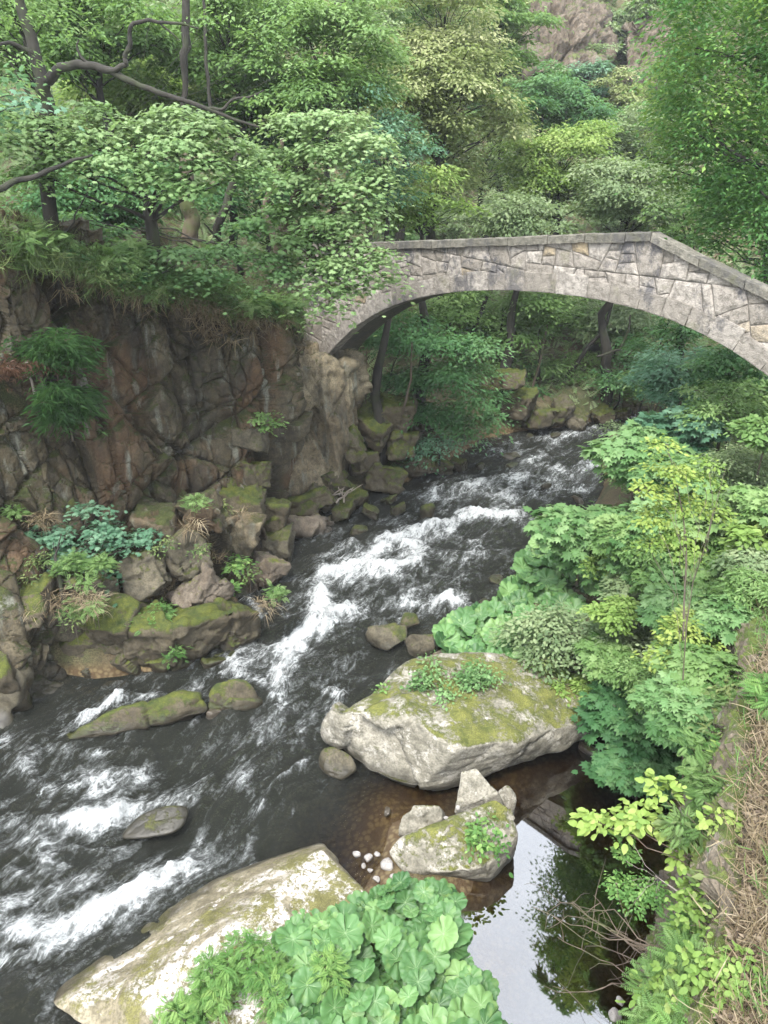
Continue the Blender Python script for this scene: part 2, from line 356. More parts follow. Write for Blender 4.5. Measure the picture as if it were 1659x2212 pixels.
# ------------------------------------------------------------------ river
FOAM = [  # (points, width px, strength)
 ([(1290, 925), (1180, 950), (1070, 980)], 22, .45), ([(1280, 1000), (1130, 1030), (1000, 1060), (960, 1090)], 26, .6),
 ([(1200, 1050), (1060, 1080)], 18, .45), ([(1280, 1045), (1200, 1060)], 14, .5), ([(1120, 1110), (1000, 1120), (930, 1135), (870, 1150), (830, 1180), (780, 1215)], 20, .95),
 ([(860, 1150), (905, 1190), (895, 1222), (840, 1232), (780, 1222), (700, 1245)], 28, 1.05), ([(1000, 1160), (1050, 1190), (960, 1215)], 26, .4),
 ([(985, 1290), (900, 1292), (830, 1285), (760, 1300), (690, 1325)], 28, 1.25), ([(700, 1290), (720, 1340), (650, 1375), (590, 1405), (530, 1432), (500, 1452)], 30, 1.2),
 ([(650, 1400), (600, 1445), (600, 1500), (612, 1560)], 26, .95), ([(560, 1478), (500, 1458), (440, 1475), (330, 1505), (250, 1528), (160, 1567), (100, 1600)], 15, .9),
 ([(110, 1615), (200, 1628), (300, 1612)], 14, .8), ([(0, 1590), (60, 1650), (100, 1720), (200, 1690), (300, 1655)], 42, .62),
 ([(60, 1790), (200, 1772), (300, 1740), (420, 1715), (515, 1690)], 26, 1.1), ([(0, 1740), (80, 1800), (100, 1870)], 36, .62),
 ([(430, 1735), (425, 1800), (395, 1850), (350, 1895)], 13, .85), ([(410, 1868), (350, 1900), (250, 1950), (150, 1990), (40, 2015)], 32, 1.05),
 ([(200, 1985), (100, 2050), (0, 2080)], 32, .7), ([(700, 1490), (740, 1500), (720, 1530)], 13, .55), ([(590, 1530), (560, 1600)], 18, .55),
 ([(0, 1960), (100, 1930), (200, 1900)], 26, .35), ([(740, 1300), (800, 1330), (720, 1350)], 22, .4), ([(980, 1040), (900, 1090)], 20, .35), ([(660, 1640), (590, 1700), (540, 1800)], 8, .5), ([(760, 1180), (700, 1215), (640, 1260)], 14, .5), ([(860, 1250), (900, 1265)], 24, .5), ([(1180, 990), (1080, 1010)], 12, .4), ([(80, 1850), (180, 1830), (260, 1820)], 12, .35), ([(520, 1290), (560, 1330), (600, 1350)], 14, .4), ([(300, 1470), (380, 1462)], 10, .35), ([(1000, 1240), (960, 1250)], 16, .35), ([(480, 1900), (560, 1860)], 8, .4), ([(20, 1880), (60, 1900)], 18, .4)]
yy = 1.6 * (34 / 1.6) ** np.linspace(0, 1, 820); uu = np.linspace(0, 1, 430)
xl = edge(LB, yy) - 1.6 - .02 * yy; xr = edge(RB, yy) + .9
Yg, Ug = np.meshgrid(yy, uu, indexing='ij'); Xg = xl[:, None] + (xr - xl)[:, None] * Ug
X, Y = Xg.ravel(), Yg.ravel(); P = np.stack([X, Y, np.zeros_like(X)], -1); ux, uy = proj(P)
dep = Y * cP + CAM_H * sP
foam = np.zeros_like(X)
wx = 10 * fbm2(X * 1.6, Y * 1.6, 3, 70); wyy = 10 * fbm2(X * 1.6 + 40, Y * 1.6, 3, 71)
for pts, w, st in FOAM:
    best = np.full(len(X), 1e9)
    for (a0, b0), (a1, b1) in zip(pts[:-1], pts[1:]):
        vx, vy = a1 - a0, b1 - b0; tt = np.clip(((ux - a0) * vx + (uy - b0) * vy) / (vx * vx + vy * vy), 0, 1)
        best = np.minimum(best, (ux + wx - a0 - tt * vx) ** 2 + ((uy + wyy - b0 - tt * vy) * 1.15) ** 2)
    foam = np.maximum(foam, st * (.72 * np.exp(-(best / (w * .72) ** 2)) + .28 * np.exp(-(best / (w * 1.9) ** 2))))
foam = np.minimum(foam, 1.0) * np.clip(.80 + 1.25 * fbm2(X * 1.3, Y * 1.3, 3, 91), .25, 1.2)
wall_d = (X - W0[0]) * WN[0] + (Y - W0[1]) * WN[1]
calm = np.clip(sstep(720, 960, ux + .8 * (uy - 1600)) * sstep(1380, 1480, uy), 0, 1)       # lee of the boulders
pool = sstep(930, 1010, ux) * sstep(1560, 1700, uy + .5 * (ux - 1100))
calm = np.maximum(calm, sstep(820, 700, uy * 0 + 760) * 0)
turb = (1 - calm)
FL = np.array([G(a, b)[:2] for a, b in [(1400, 890), (1330, 905), (1200, 985), (1050, 1080), (900, 1180), (760, 1300), (620, 1440), (450, 1600), (250, 1780), (0, 1960), (-250, 2150)]])[::-1]
xc = np.interp(yy, FL[:, 1], FL[:, 0]); xc = np.where(yy < FL[0, 1], FL[0, 0] + (yy - FL[0, 1]) * .6, xc); sl_ = np.concatenate([[0], np.cumsum(np.hypot(np.diff(xc), np.diff(yy)))])
ang = np.arctan2(np.gradient(xc), np.gradient(yy))
xcY = np.interp(Y, yy, np.convolve(np.pad(xc, 20, 'edge'), np.ones(41) / 41, 'valid')); an = np.interp(Y, yy, np.convolve(np.pad(ang, 20, 'edge'), np.ones(41) / 41, 'valid'))
S_ = np.interp(Y, yy, sl_) + (X - xcY) * np.sin(an); D_ = (X - xcY) * np.cos(an)
w1 = fbm2(S_ * .8 + .7 * fbm2(X, Y, 2, 5), D_ * 1.7, 4, 21); w2 = 1 - np.abs(fbm2(S_ * 1.7, D_ * 3.6, 4, 33)) * 2
zz = turb * (.21 * w1 + .07 * w2 * (.4 + foam)) + .19 * np.minimum(foam, 1.1) * turb * (.5 + .55 * fbm2(X * 3, Y * 3, 3, 8)) + .09 * np.minimum(foam, 1) * turb * fbm2(X * 9, Y * 9, 3, 18) + .035 * turb * fbm2(S_ * 5, D_ * 8, 3, 28)
zz = zz + (.006 * w2 * (1 - pool)) - .02
for a0, b0 in ((905, 1190), (690, 1345), (300, 1730), (330, 1900)):   # standing waves: a dip upstream of each white crest
    c0 = G(a0, b0); zz = zz - .16 * np.exp(-(((X - c0[0] - .3) / .9) ** 2 + ((Y - c0[1] - .7) / .5) ** 2))
P[:, 2] = zz
depthw = np.clip(-gz(X, Y), 0, 1.2)
mt, n = newmat('river_water'); t = NT(n)
uvn = t.add('ShaderNodeUVMap', uv_map='flow').outputs[0]
def uvs(a, b):
    v = t.add('ShaderNodeVectorMath', operation='MULTIPLY'); t.set(v, 0, uvn); t.set(v, 1, (a, b, 1)); return v.outputs[0]
f = t.attr('foam'); tb = t.attr('turb')
n1 = t.tex(1., 7, .68, uvs(1.5, 3.6), .7); n2 = t.tex(1., 6, .7, uvs(4.5, 10), .6); n3 = t.tex(22, 5, .75, t.pos())
n4 = t.tex(1., 5, .6, uvs(.9, 1.7), .6)
def fil(x, w): return t.ramp(t.m('ABSOLUTE', t.m('SUBTRACT', x, .5)), (0, 1), (w, 0))      # thin threads of bubbles
f1 = fil(t.tex(1., 4, .6, uvs(1.3, 3.0), 1.0), .045); f2 = fil(t.tex(1., 5, .65, uvs(3.2, 7.), .8), .06)
thr = t.m('MULTIPLY', t.m('ADD', t.m('MULTIPLY', f1, .24), t.m('MULTIPLY', f2, .20)), t.m('MINIMUM', t.m('ADD', t.m('MULTIPLY', f, 1.6), .22), 1.))
nn = t.m('ADD', t.m('ADD', t.m('MULTIPLY', n1, 1.35), t.m('MULTIPLY', n4, .8)), t.m('ADD', t.m('MULTIPLY', n2, 1.05), t.m('MULTIPLY', n3, .7)))      # mean 2.37
fs = t.m('SUBTRACT', t.m('ADD', t.m('ADD', t.m('MULTIPLY', f, .64), thr), nn), 2.03)
fs = t.m('SUBTRACT', fs, t.m('MULTIPLY', t.m('SUBTRACT', 1., tb), .6))
mask = t.ramp(fs, (.02, 0), (.28, .26), (.54, .75), (.84, 1.))
bmp = t.m('ADD', t.m('MULTIPLY', n2, .6), t.m('ADD', t.m('MULTIPLY', n1, 1.), t.m('MULTIPLY', n3, .25)))
bmp = t.m('MULTIPLY', bmp, t.m('ADD', t.m('MULTIPLY', tb, 1.5), t.m('MULTIPLY', t.attr('ripple'), .45)))
nb = t.bump(bmp, 1., .10)
fr = t.add('ShaderNodeFresnel'); t.set(fr, 0, 1.36); t.set(fr, 'Normal', nb)
gl = t.add('ShaderNodeBsdfGlossy'); t.set(gl, 'Roughness', t.m('ADD', .02, t.m('MULTIPLY', tb, .035))); t.set(gl, 'Normal', nb); t.set(gl, 0, (1, 1, 1, 1))
trn = t.add('ShaderNodeBsdfTransparent'); t.set(trn, 0, t.ramp(t.attr('depth'), (0, (.85, .78, .6)), (.3, (.34, .27, .14)), (.65, (.08, .065, .038)), (1, (.03, .025, .015))))
df = t.add('ShaderNodeBsdfDiffuse'); t.set(df, 0, (.009, .010, .007, 1))
body = t.add('ShaderNodeMixShader'); t.set(body, 0, t.m('MULTIPLY', tb, .75)); t.set(body, 1, trn.outputs[0]); t.set(body, 2, df.outputs[0])
wat = t.add('ShaderNodeMixShader'); t.set(wat, 0, t.m('MINIMUM', t.m('MULTIPLY', fr.outputs[0], t.m('ADD', .85, t.m('MULTIPLY', t.attr('pool'), 5.7))), 1.)); t.set(wat, 1, body.outputs[0]); t.set(wat, 2, gl.outputs[0])
fo = t.pbr(t.mix(mask, (.26, .28, .28), (.60, .62, .62)), .6, t.bump(t.m('ADD', t.m('MULTIPLY', n2, .6), n3), 1., .12), .4)
fin = t.add('ShaderNodeMixShader'); t.set(fin, 0, mask); t.set(fin, 1, wat.outputs[0]); t.set(fin, 2, fo)
t.out(fin.outputs[0])
rip = np.clip(1 - pool, 0, 1)
wme = make_mesh('river_water', P, grid_faces(len(yy), len(uu))[:, ::-1], mt, {'foam': foam, 'turb': turb, 'depth': depthw, 'ripple': rip, 'pool': pool}, uv=np.stack([S_, D_], -1), smooth=True)
tag(link('river_water', wme), kind='structure')

# ------------------------------------------------------------------ rocks
_ico = {}
def ico(k):
    if k not in _ico:
        bm = bmesh.new(); bmesh.ops.create_icosphere(bm, subdivisions=k, radius=1.0)
        _ico[k] = (np.array([v.co[:] for v in bm.verts]), np.array([[v.index for v in f.verts] for f in bm.faces])); bm.free()
    return _ico[k]
def hull_planes(P):
    bm = bmesh.new()
    for p in P: bm.verts.new(p)
    r = bmesh.ops.convex_hull(bm, input=bm.verts[:]); bm.normal_update()
    out = [(np.array(f.normal[:]), np.array(f.verts[0].co[:])) for f in bm.faces]; bm.free(); return out
def rock_mesh(name, pts, mat, res=4, seed=0, disp=.05, edge=14, fs=2.2, smooth=True, fine=.35, an=(1, 1, 1)):
    """a stone from the corners of its hull: rounded edges, facets, cracks and grain"""
    pts = np.asarray(pts, float); lo, hi = pts.min(0), pts.max(0); c = (lo + hi) / 2; sc = (hi - lo) / 2 + 1e-6
    Q = (pts - c) / sc; ce = Q.mean(0); Q = Q - ce
    dirs, F = ico(res); acc = np.zeros(len(dirs))
    for nrm, p in hull_planes(Q):
        d = nrm @ p
        if d < 0: nrm, d = -nrm, -d
        acc += np.maximum(dirs @ nrm / max(d, .03), 0) ** edge
    V = dirs * (acc ** (-1.0 / edge))[:, None]
    V = (V + ce) * sc + c
    N = vnormals(V, F); size = float(np.mean(hi - lo))
    q = V / size * np.array(an)
    dn = facet(q * fs + seed * 3.1, seed, 1.0, 1.4, .30, .04) * disp * size + blocks(q * fs * 1.1 + seed, seed + 2, .8, .6) * disp * size * .5 + fbm(q * fs * 2.2 + seed, 4, seed) * disp * size * .8
    dn = dn + facet(q * fs * 3.3 + seed, seed + 9, .6, .9, .3, .06) * disp * size * fine
    V = V + N * dn[:, None]
    return make_mesh(name, V, F, mat, smooth=smooth)
def boulder_pts(c, rx, ry, rz, rot, seed, n=16, flat=.25):
    r = RS(seed); d = r.normal(size=(n, 3)); d /= np.linalg.norm(d, axis=1, keepdims=True)
    d = np.sign(d) * np.abs(d) ** .7; d[:, 2] = np.where(d[:, 2] > 0, np.minimum(d[:, 2], 1 - flat * r.rand(n)), d[:, 2])
    p = d * np.array([rx, ry, rz]); a = math.radians(rot)
    p = np.stack([p[:, 0] * math.cos(a) - p[:, 1] * math.sin(a), p[:, 0] * math.sin(a) + p[:, 1] * math.cos(a), p[:, 2]], -1)
    return p + np.asarray(c)
def rock(name, label, pts, mat, group=None, cat='rock', **k):
    if group == 'stones lying between the big boulder and the white slab': pts = np.array(pts); m_ = pts.mean(0); pts = m_ + (pts - m_) * 1.13
    o = link(name, rock_mesh(name, pts, M[mat] if isinstance(mat, str) else mat, **k)); return tag(o, label, cat, group)
def slabby(c, rx, ry, rz, rot, seed):
    """corners of a broken block: a skewed box with knocked-off corners"""
    r = RS(seed); P = []
    for sx in (-1, 1):
        for sy in (-1, 1):
            for sz in (-1, 1):
                b = np.array([sx, sy, sz]) * r.uniform(.72, 1.05, 3)
                if r.rand() < .35: P += [b * [.55, 1, 1], b * [1, .6, 1], b * [1, 1, .55]]
                else: P.append(b)
    p = np.array(P) * [rx, ry, rz]; c1, s1, c2, s2 = [f_(a_) for a_ in r.uniform(-.45, .45, 2) for f_ in (math.cos, math.sin)]; p = p @ np.array([[1, 0, 0], [0, c1, -s1], [0, s1, c1]]) @ np.array([[c2, 0, s2], [0, 1, 0], [-s2, 0, c2]]); p[:, 0] += p[:, 2] * r.uniform(-.3, .3); p[:, 1] += p[:, 2] * r.uniform(-.2, .3); p[:, 2] += p[:, 0] * r.uniform(-.3, .3)
    a = math.radians(rot); return np.stack([p[:, 0] * math.cos(a) - p[:, 1] * math.sin(a), p[:, 0] * math.sin(a) + p[:, 1] * math.cos(a), p[:, 2]], -1) + np.asarray(c)
def hp(L): return [G(a, b, z) for a, b, z in L]

rock('boulder', 'huge pale boulder with yellow-green moss between the rapids and the calm pool',
     hp([(697, 1590, .15), (700, 1560, .55), (715, 1533, .9), (825, 1528, 1.0), (870, 1470, 1.0), (885, 1432, .95), (1000, 1415, .95), (1150, 1430, .9), (1240, 1475, .8), (1315, 1545, .55), (1335, 1560, .2),
         (850, 1512, 1.16), (905, 1560, 1.14), (990, 1618, .98), (1130, 1600, .75), (890, 1728, -.05), (800, 1690, -.02), (1000, 1695, .05), (1230, 1630, .15), (760, 1650, .0),
         (1250, 1590, -.4), (1000, 1640, -.5), (900, 1640, -.5), (1000, 1500, -.5), (1200, 1500, -.5)]), 'boulder', res=6, seed=4, disp=.024, edge=100, fs=2.2)
rock('boulder', 'long flat slab speckled white and black beside the big green leaves',
     hp([(105, 2172, .12), (122, 2135, .0), (300, 1990, .0), (452, 1908, .0), (565, 1862, .0), (696, 1824, .0), (700, 1836, .42), (795, 1928, .34),
         (640, 1905, .48), (540, 1985, .52), (420, 2060, .52), (290, 2160, .42), (160, 2158, .22), (310, 2260, .0), (330, 2215, .3), (500, 2420, .3), (860, 2100, .3), (700, 1900, -.5), (300, 2100, -.5), (800, 2050, -.5)]), 'slab', res=6, seed=8, disp=.014, edge=80, fs=2.0)
G1 = 'stones lying between the big boulder and the white slab'
rock('stone', 'upright wedge-shaped stone at the back of the small rock pile', hp([(1000, 1672, .85), (1030, 1668, .85), (1075, 1715, .65), (1085, 1745, .3), (985, 1752, .35), (1000, 1780, .0), (1090, 1780, .0), (1040, 1700, 0)]), 'boulder', G1, res=5, seed=12, disp=.02, edge=50)
rock('stone', 'rounded stone with yellow moss at the left of the small rock pile', hp([(862, 1790, .25), (870, 1760, .42), (905, 1742, .5), (950, 1740, .5), (955, 1770, .35), (900, 1812, .1), (862, 1808, .05), (920, 1770, -.3), (960, 1780, -.2)]), 'boulder', G1, res=5, seed=15, disp=.035, edge=12)
rock('stone', 'broad lichen-spotted stone at the edge of the mirror-like pool', hp([(853, 1838, .3), (870, 1815, .45), (960, 1790, .6), (1060, 1735, .68), (1095, 1755, .6), (1106, 1810, .4), (1098, 1850, .0), (1055, 1895, .0), (1040, 1870, .35), (960, 1880, .3), (880, 1875, .2), (900, 1895, -.1), (1000, 1830, -.4)]), 'boulder', G1, res=6, seed=17, disp=.022, edge=40)
rock('stone', 'small grey stone tucked behind the broad stone by the pool', boulder_pts(G(1092, 1740, .25), .14, .13, .3, 0, 18), 'boulder', G1, res=4, seed=19, disp=.04)
rock('stone', 'dark rounded rock with a grey top touching the foot of the huge boulder', hp([(684, 1650, .0), (690, 1620, .25), (715, 1608, .35), (760, 1630, .35), (775, 1665, .15), (745, 1690, .0), (700, 1680, 0), (730, 1640, -.4)]), 'midrock', res=5, seed=21, disp=.02, edge=8)
rock('boulder', 'low mossy rock lying lengthwise in the white water', hp([(118, 1612, .0), (128, 1590, .12), (165, 1562, .3), (250, 1527, .42), (340, 1500, .45), (420, 1490, .42), (455, 1500, .4), (455, 1548, .05), (300, 1580, .05), (180, 1605, .02), (300, 1560, -.4), (160, 1590, -.4), (440, 1520, -.4)]), 'mossrock', None, 'rock', res=5, seed=23, disp=.04, edge=8)
rock('boulder', 'rounded green-topped rock at the upstream end of the low mossy rock', hp([(440, 1505, .3), (450, 1478, .5), (490, 1462, .58), (540, 1465, .52), (570, 1495, .25), (582, 1525, .0), (520, 1545, .0), (440, 1548, .02), (500, 1500, -.5)]), 'mossrock', None, 'rock', res=5, seed=25, disp=.03, edge=7)
rock('stone', 'small tan stone wedged under the low mossy rock', boulder_pts(G(462, 1540, .05), .16, .12, .14, 20, 3), 'redrock', None, 'stone', res=4, seed=27, disp=.03)
rock('boulder', 'smooth brown rock barely breaking the foaming water near the white slab', hp([(255, 1800, .0), (290, 1762, .14), (340, 1738, .22), (390, 1732, .22), (418, 1740, .1), (412, 1775, .08), (380, 1805, .05), (320, 1815, .03), (250, 1820, -.03), (330, 1780, -.4)]), 'darkwet', None, 'rock', res=5, seed=29, disp=.012, edge=7)
G2 = 'rocks at the water end of the butterbur bed'
rock('rock', 'flat moss-edged rock in the water end of the butterbur bed', hp([(785, 1372, .1), (795, 1352, .4), (880, 1350, .45), (880, 1385, .3), (838, 1408, .05), (800, 1395, 0), (840, 1370, -.4)]), 'midrock', G2, res=5, seed=31, disp=.04)
rock('rock', 'block of pale rock between the flat rock and the reddish stone', hp([(868, 1382, .3), (885, 1366, .5), (940, 1368, .5), (945, 1400, .3), (930, 1422, .0), (880, 1420, .0), (900, 1390, -.4)]), 'midrock', G2, res=5, seed=33, disp=.04)
rock('rock', 'reddish stone against the big boulder and butterbur leaves', hp([(930, 1412, .3), (955, 1400, .4), (985, 1410, .4), (985, 1440, .1), (935, 1438, .1), (960, 1420, -.3)]), 'redrock', G2, res=4, seed=35, disp=.03)
rock('rock', 'small mossy stone on top of the rocks at the bend', boulder_pts(G(885, 1342, .2), .22, .15, .2, 10, 5), 'mossrock', G2, res=4, seed=36, disp=.03)
# lone rocks standing in the river
for i, (a, b, rx, ry, rz, mt_, lb) in enumerate([
    (923, 1108, .24, .24, .38, 'mossrock', 'bright mossy rock standing alone in the rapids below the bridge'),
    (780, 1150, .30, .24, .24, 'mossrock', 'mossy rock in the current close to the left ledge'),
    (1070, 1254, .26, .18, .1, 'midrock', 'flat olive stone in the shallow grey water by the right bank'),
    (1248, 1081, .38, .15, .09, 'redrock', 'flat brown stone beside the right-hand leaves'),
    (1098, 985, .42, .3, .14, 'midrock', 'ochre flat rock in the river under the bridge'),
    (1180, 1050, .2, .14, .12, 'darkwet', 'black wet stone in the rapids near the maple leaves'),
    (1200, 940, .3, .2, .10, 'midrock', 'pale low stone where the river bends away'),
    (1140, 944, .34, .2, .12, 'midrock', 'flat stone at the foot of the far mossy bank'),
    (1045, 1300, .16, .12, .08, 'midrock', 'small tan stone at the edge of the broad leaves'),
    (1235, 1000, .3, .2, .1, 'midrock', 'brownish stone in still water by the right bank'),
    (1105, 1005, .25, .2, .1, 'mossrock', 'mossy stone in mid river under the arch'),
    (1040, 1010, .22, .2, .22, 'mossrock', 'mossy stone near the left bank under the arch'),
    (835, 1753, .09, .06, .05, 'redrock', 'tiny tan stone showing in the golden shallows'),
    (1275, 1620, .22, .14, .10, 'redrock', 'pinkish stone half sunk in the dark pool'),
    (690, 2030, .0, .0, .0, '', '')]):
    if rx == 0: continue
    c = G(a, b, .02); rock('rock', lb, boulder_pts(c, rx, ry, rz, i * 37, 50 + i), mt_, 'stones standing in the river', res=4, seed=60 + i, disp=.04, edge=9)
# pebbles of the gravel bar, each its own stone
r = RS(5); k = 0
peb = [(770, 1845, .07), (795, 1853, .08), (835, 1868, .13), (815, 1845, .06), (800, 1880, .05), (785, 1870, .05), (850, 1895, .06), (815, 1900, .07), (1005, 1765, .07), (990, 1745, .05), (970, 1790, .06), (955, 1808, .05), (985, 1775, .05), (1010, 1790, .06), (965, 1765, .05), (1330, 2190, .1), (1380, 2185, .13), (1340, 2160, .07)]
plab = ['round grey pebble, first of the three beside the white slab', 'round grey pebble, middle of the three beside the white slab', 'largest white pebble on the gravel by the butterbur leaves']
for i, (a, b, s) in enumerate(peb):
    c = G(a, b, .14 if i < 8 else (.5 if i < 15 else .35)); inn = (plab[i] if i < 3 else 'small stone on the gravel beside the white slab' if i < 8 else 'small pale pebble lodged between the stones of the rock pile' if i < 15 else 'pinkish stone at the foot of the right-hand rock wall')
    rock('pebble', inn, boulder_pts(c, s, s * .8, s * .65, i * 50, 200 + i), 'pebble' if i != 16 else 'redrock', 'pebbles ' + ('by the slab' if i < 8 else 'in the rock pile' if i < 15 else 'under the rock wall'), 'pebble', res=3, seed=i, disp=.02, edge=6)

# left bank: ledges and boulders at the cliff foot
rock('rock_ledge', 'long mossy ledge at the water edge below the left cliff',
     hp([(70, 1450, -.1), (90, 1400, .45), (200, 1375, .75), (330, 1360, 1.0), (420, 1335, 1.0), (520, 1318, .95), (575, 1322, .75), (582, 1350, .35), (560, 1390, .0), (430, 1445, -.05), (300, 1455, -.05), (420, 1280, .6), (250, 1300, .8), (80, 1330, .8), (300, 1400, -.6), (500, 1350, -.6)]), 'mossrock', None, 'rock', res=6, seed=41, disp=.06, edge=22, fs=3)
GL = 'boulders piled at the foot of the left cliff'
LEFT = [  # ux, uy, z, rx, ry, rz, rot, material, label
 (-10, 1470, .5, .5, .5, .8, 20, 'mossrock', 'tall mossy boulder cut by the left edge of the photo, lowest'),
 (0, 1350, 1.2, .5, .5, .6, 70, 'midrock', 'brown block on top of the lowest left boulder'),
 (-60, 1500, .3, .9, .7, .8, 10, 'midrock', 'boulder mostly outside the left edge'),
 (150, 1330, 1.0, .55, .45, .55, 40, 'midrock', 'rounded boulder above the mossy ledge under the maple sapling'),
 (250, 1340, .95, .5, .5, .5, 0, 'mossrock', 'dark rough boulder on the mossy ledge'),
 (60, 1300, 1.6, .45, .5, .4, 0, 'mossrock', 'moss-covered block left of the sapling stem'),
 (200, 1270, 1.5, .5, .4, .35, 60, 'midrock', 'flat brown rock in front of the sapling stem'),
 (310, 1240, 1.45, .45, .4, .5, 15, 'midrock', 'grey-brown boulder right of the sapling'),
 (435, 1285, .95, .48, .4, .42, 35, 'redrock', 'pale split rock above the end of the mossy ledge'),
 (390, 1200, 1.5, .5, .5, .5, 55, 'midrock', 'brown angular rock under the cliff seam'),
 (350, 1140, 2.0, .45, .5, .4, 5, 'cliff', 'rust-coloured angular rock in the rubble below the cliff'),
 (520, 1170, .95, .36, .4, .75, 0, 'pillar', 'upright grey rectangular block by the river'),
 (575, 1230, .35, .5, .25, .4, -50, 'redrock', 'tilted pinkish slab leaning at the water edge'),
 (590, 1120, .9, .35, .4, .55, 0, 'mossrock', 'mossy block right of the upright grey block'),
 (600, 1180, .4, .4, .4, .45, 0, 'midrock', 'dark block at the waterline below the mossy block'),
 (530, 1075, 1.6, .5, .5, .35, 0, 'mossrock', 'moss-capped block on top of the upright grey block'),
 (545, 1020, 2.0, .4, .4, .35, 30, 'mossrock', 'green-capped rock higher on the cliff corner'),
 (540, 950, 2.7, .45, .45, .3, 0, 'midrock', 'bulging rock nose under the little fern on the cliff corner'),
 (670, 1140, .15, .85, .4, .32, 35, 'redrock', 'smooth reddish slab sloping into the river'),
 (660, 1090, .55, .9, .4, .3, 25, 'mossrock', 'green slab at the foot of the rock pillar'),
 (700, 1075, .45, .5, .4, .3, 0, 'midrock', 'brown slab just under the rock pillar'),
 (440, 1110, 2.1, .4, .4, .45, 0, 'cliff', 'grey facet of rock beside the cliff seam'),
 (460, 1395, .02, .0, .0, .0, 0, '', ''),
 (480, 1428, .08, .42, .14, .14, 28, 'mossrock', 'thin mossy stone at the waterline below the long ledge')]
for i, (a, b, z, rx, ry, rz, ro, mt_, lb) in enumerate(LEFT):
    if rx == 0: continue
    rock('boulder', lb, slabby(G(a, b, z - .08), rx * .92, ry * .95, rz * .85, ro, 100 + i), mt_, GL, res=5, seed=70 + i, disp=.06, edge=44, fs=2.6)
GB = 'mossy boulders along the left bank under the bridge'
BR = [(830, 1035, .45, .62, .5, .42, 'large squarish mossy boulder with flat top under the arch'), (760, 1075, .25, .4, .35, .3, 'low mossy boulder left of the large squarish one'), (730, 1045, .6, .4, .4, .35, 'brown boulder beside the pillar foot'),
      (785, 1000, .9, .4, .4, .35, 'dark boulder behind the large squarish one'), (905, 1010, .3, .5, .35, .32, 'green boulder right of the large squarish one'), (952, 1006, .2, .38, .3, .25, 'rounded dark boulder at the shaded waterline'),
      (990, 1003, .1, .3, .25, .18, 'low dark stone next to the rounded dark boulder'), (860, 960, 1.0, .6, .5, .4, 'moss heap boulder behind the sapling stems'), (800, 920, 1.6, .6, .5, .45, 'mossy rock higher up the shaded slope'),
      (850, 890, 1.9, .6, .5, .45, 'moss-green rock in the shade under the arch'), (900, 930, 1.1, .5, .4, .35, 'half hidden rock under the dark foliage'), (760, 960, 1.5, .4, .4, .4, 'brown rock close to the pillar side'),
      (840, 1080, .08, .25, .18, .12, 'flat stone at the water edge below the squarish boulder'), (800, 1105, .1, .22, .2, .15, 'small mossy stone at the dark water edge'), (860, 1100, .08, .2, .15, .12, 'small dark stone beside the lone mossy rock'),
      (740, 1100, .2, .35, .3, .18, 'wet stone at the tip of the reddish slab'),
      (1170, 905, .4, .9, .7, .5, 'broad yellow-mossed rock on the far bank'), (1120, 870, 1.0, .8, .7, .6, 'steep brown rock face above the far bank'), (1095, 820, 1.9, .6, .7, .5, 'mossy rock shoulder on the far bank'), (1250, 905, .3, .6, .4, .35, 'grey rock with roots on the far bank'),
      (1300, 895, .35, .6, .4, .3, 'tan rock at the far bend'), (1340, 888, .3, .6, .4, .25, 'last low rock before the river disappears'), (1215, 880, .7, .5, .5, .4, 'brown rock under driftwood roots'), (1380, 875, .5, .8, .5, .3, 'low rocks under the far trees')]
for i, (a, b, z, rx, ry, rz, lb) in enumerate(BR):
    rock('boulder', lb, slabby(G(a, b, z), rx * (.72 if b < 912 and a > 1000 else .95), ry * .85, rz * (.7 if b < 912 and a > 1000 else .95), i * 41, 300 + i), ['mossrock', 'midrock', 'mossrock'][i % 3] if 'mos' not in lb and 'green' not in lb else 'mossrock', GB, res=5, seed=130 + i, disp=.06, edge=26, fs=2.8)

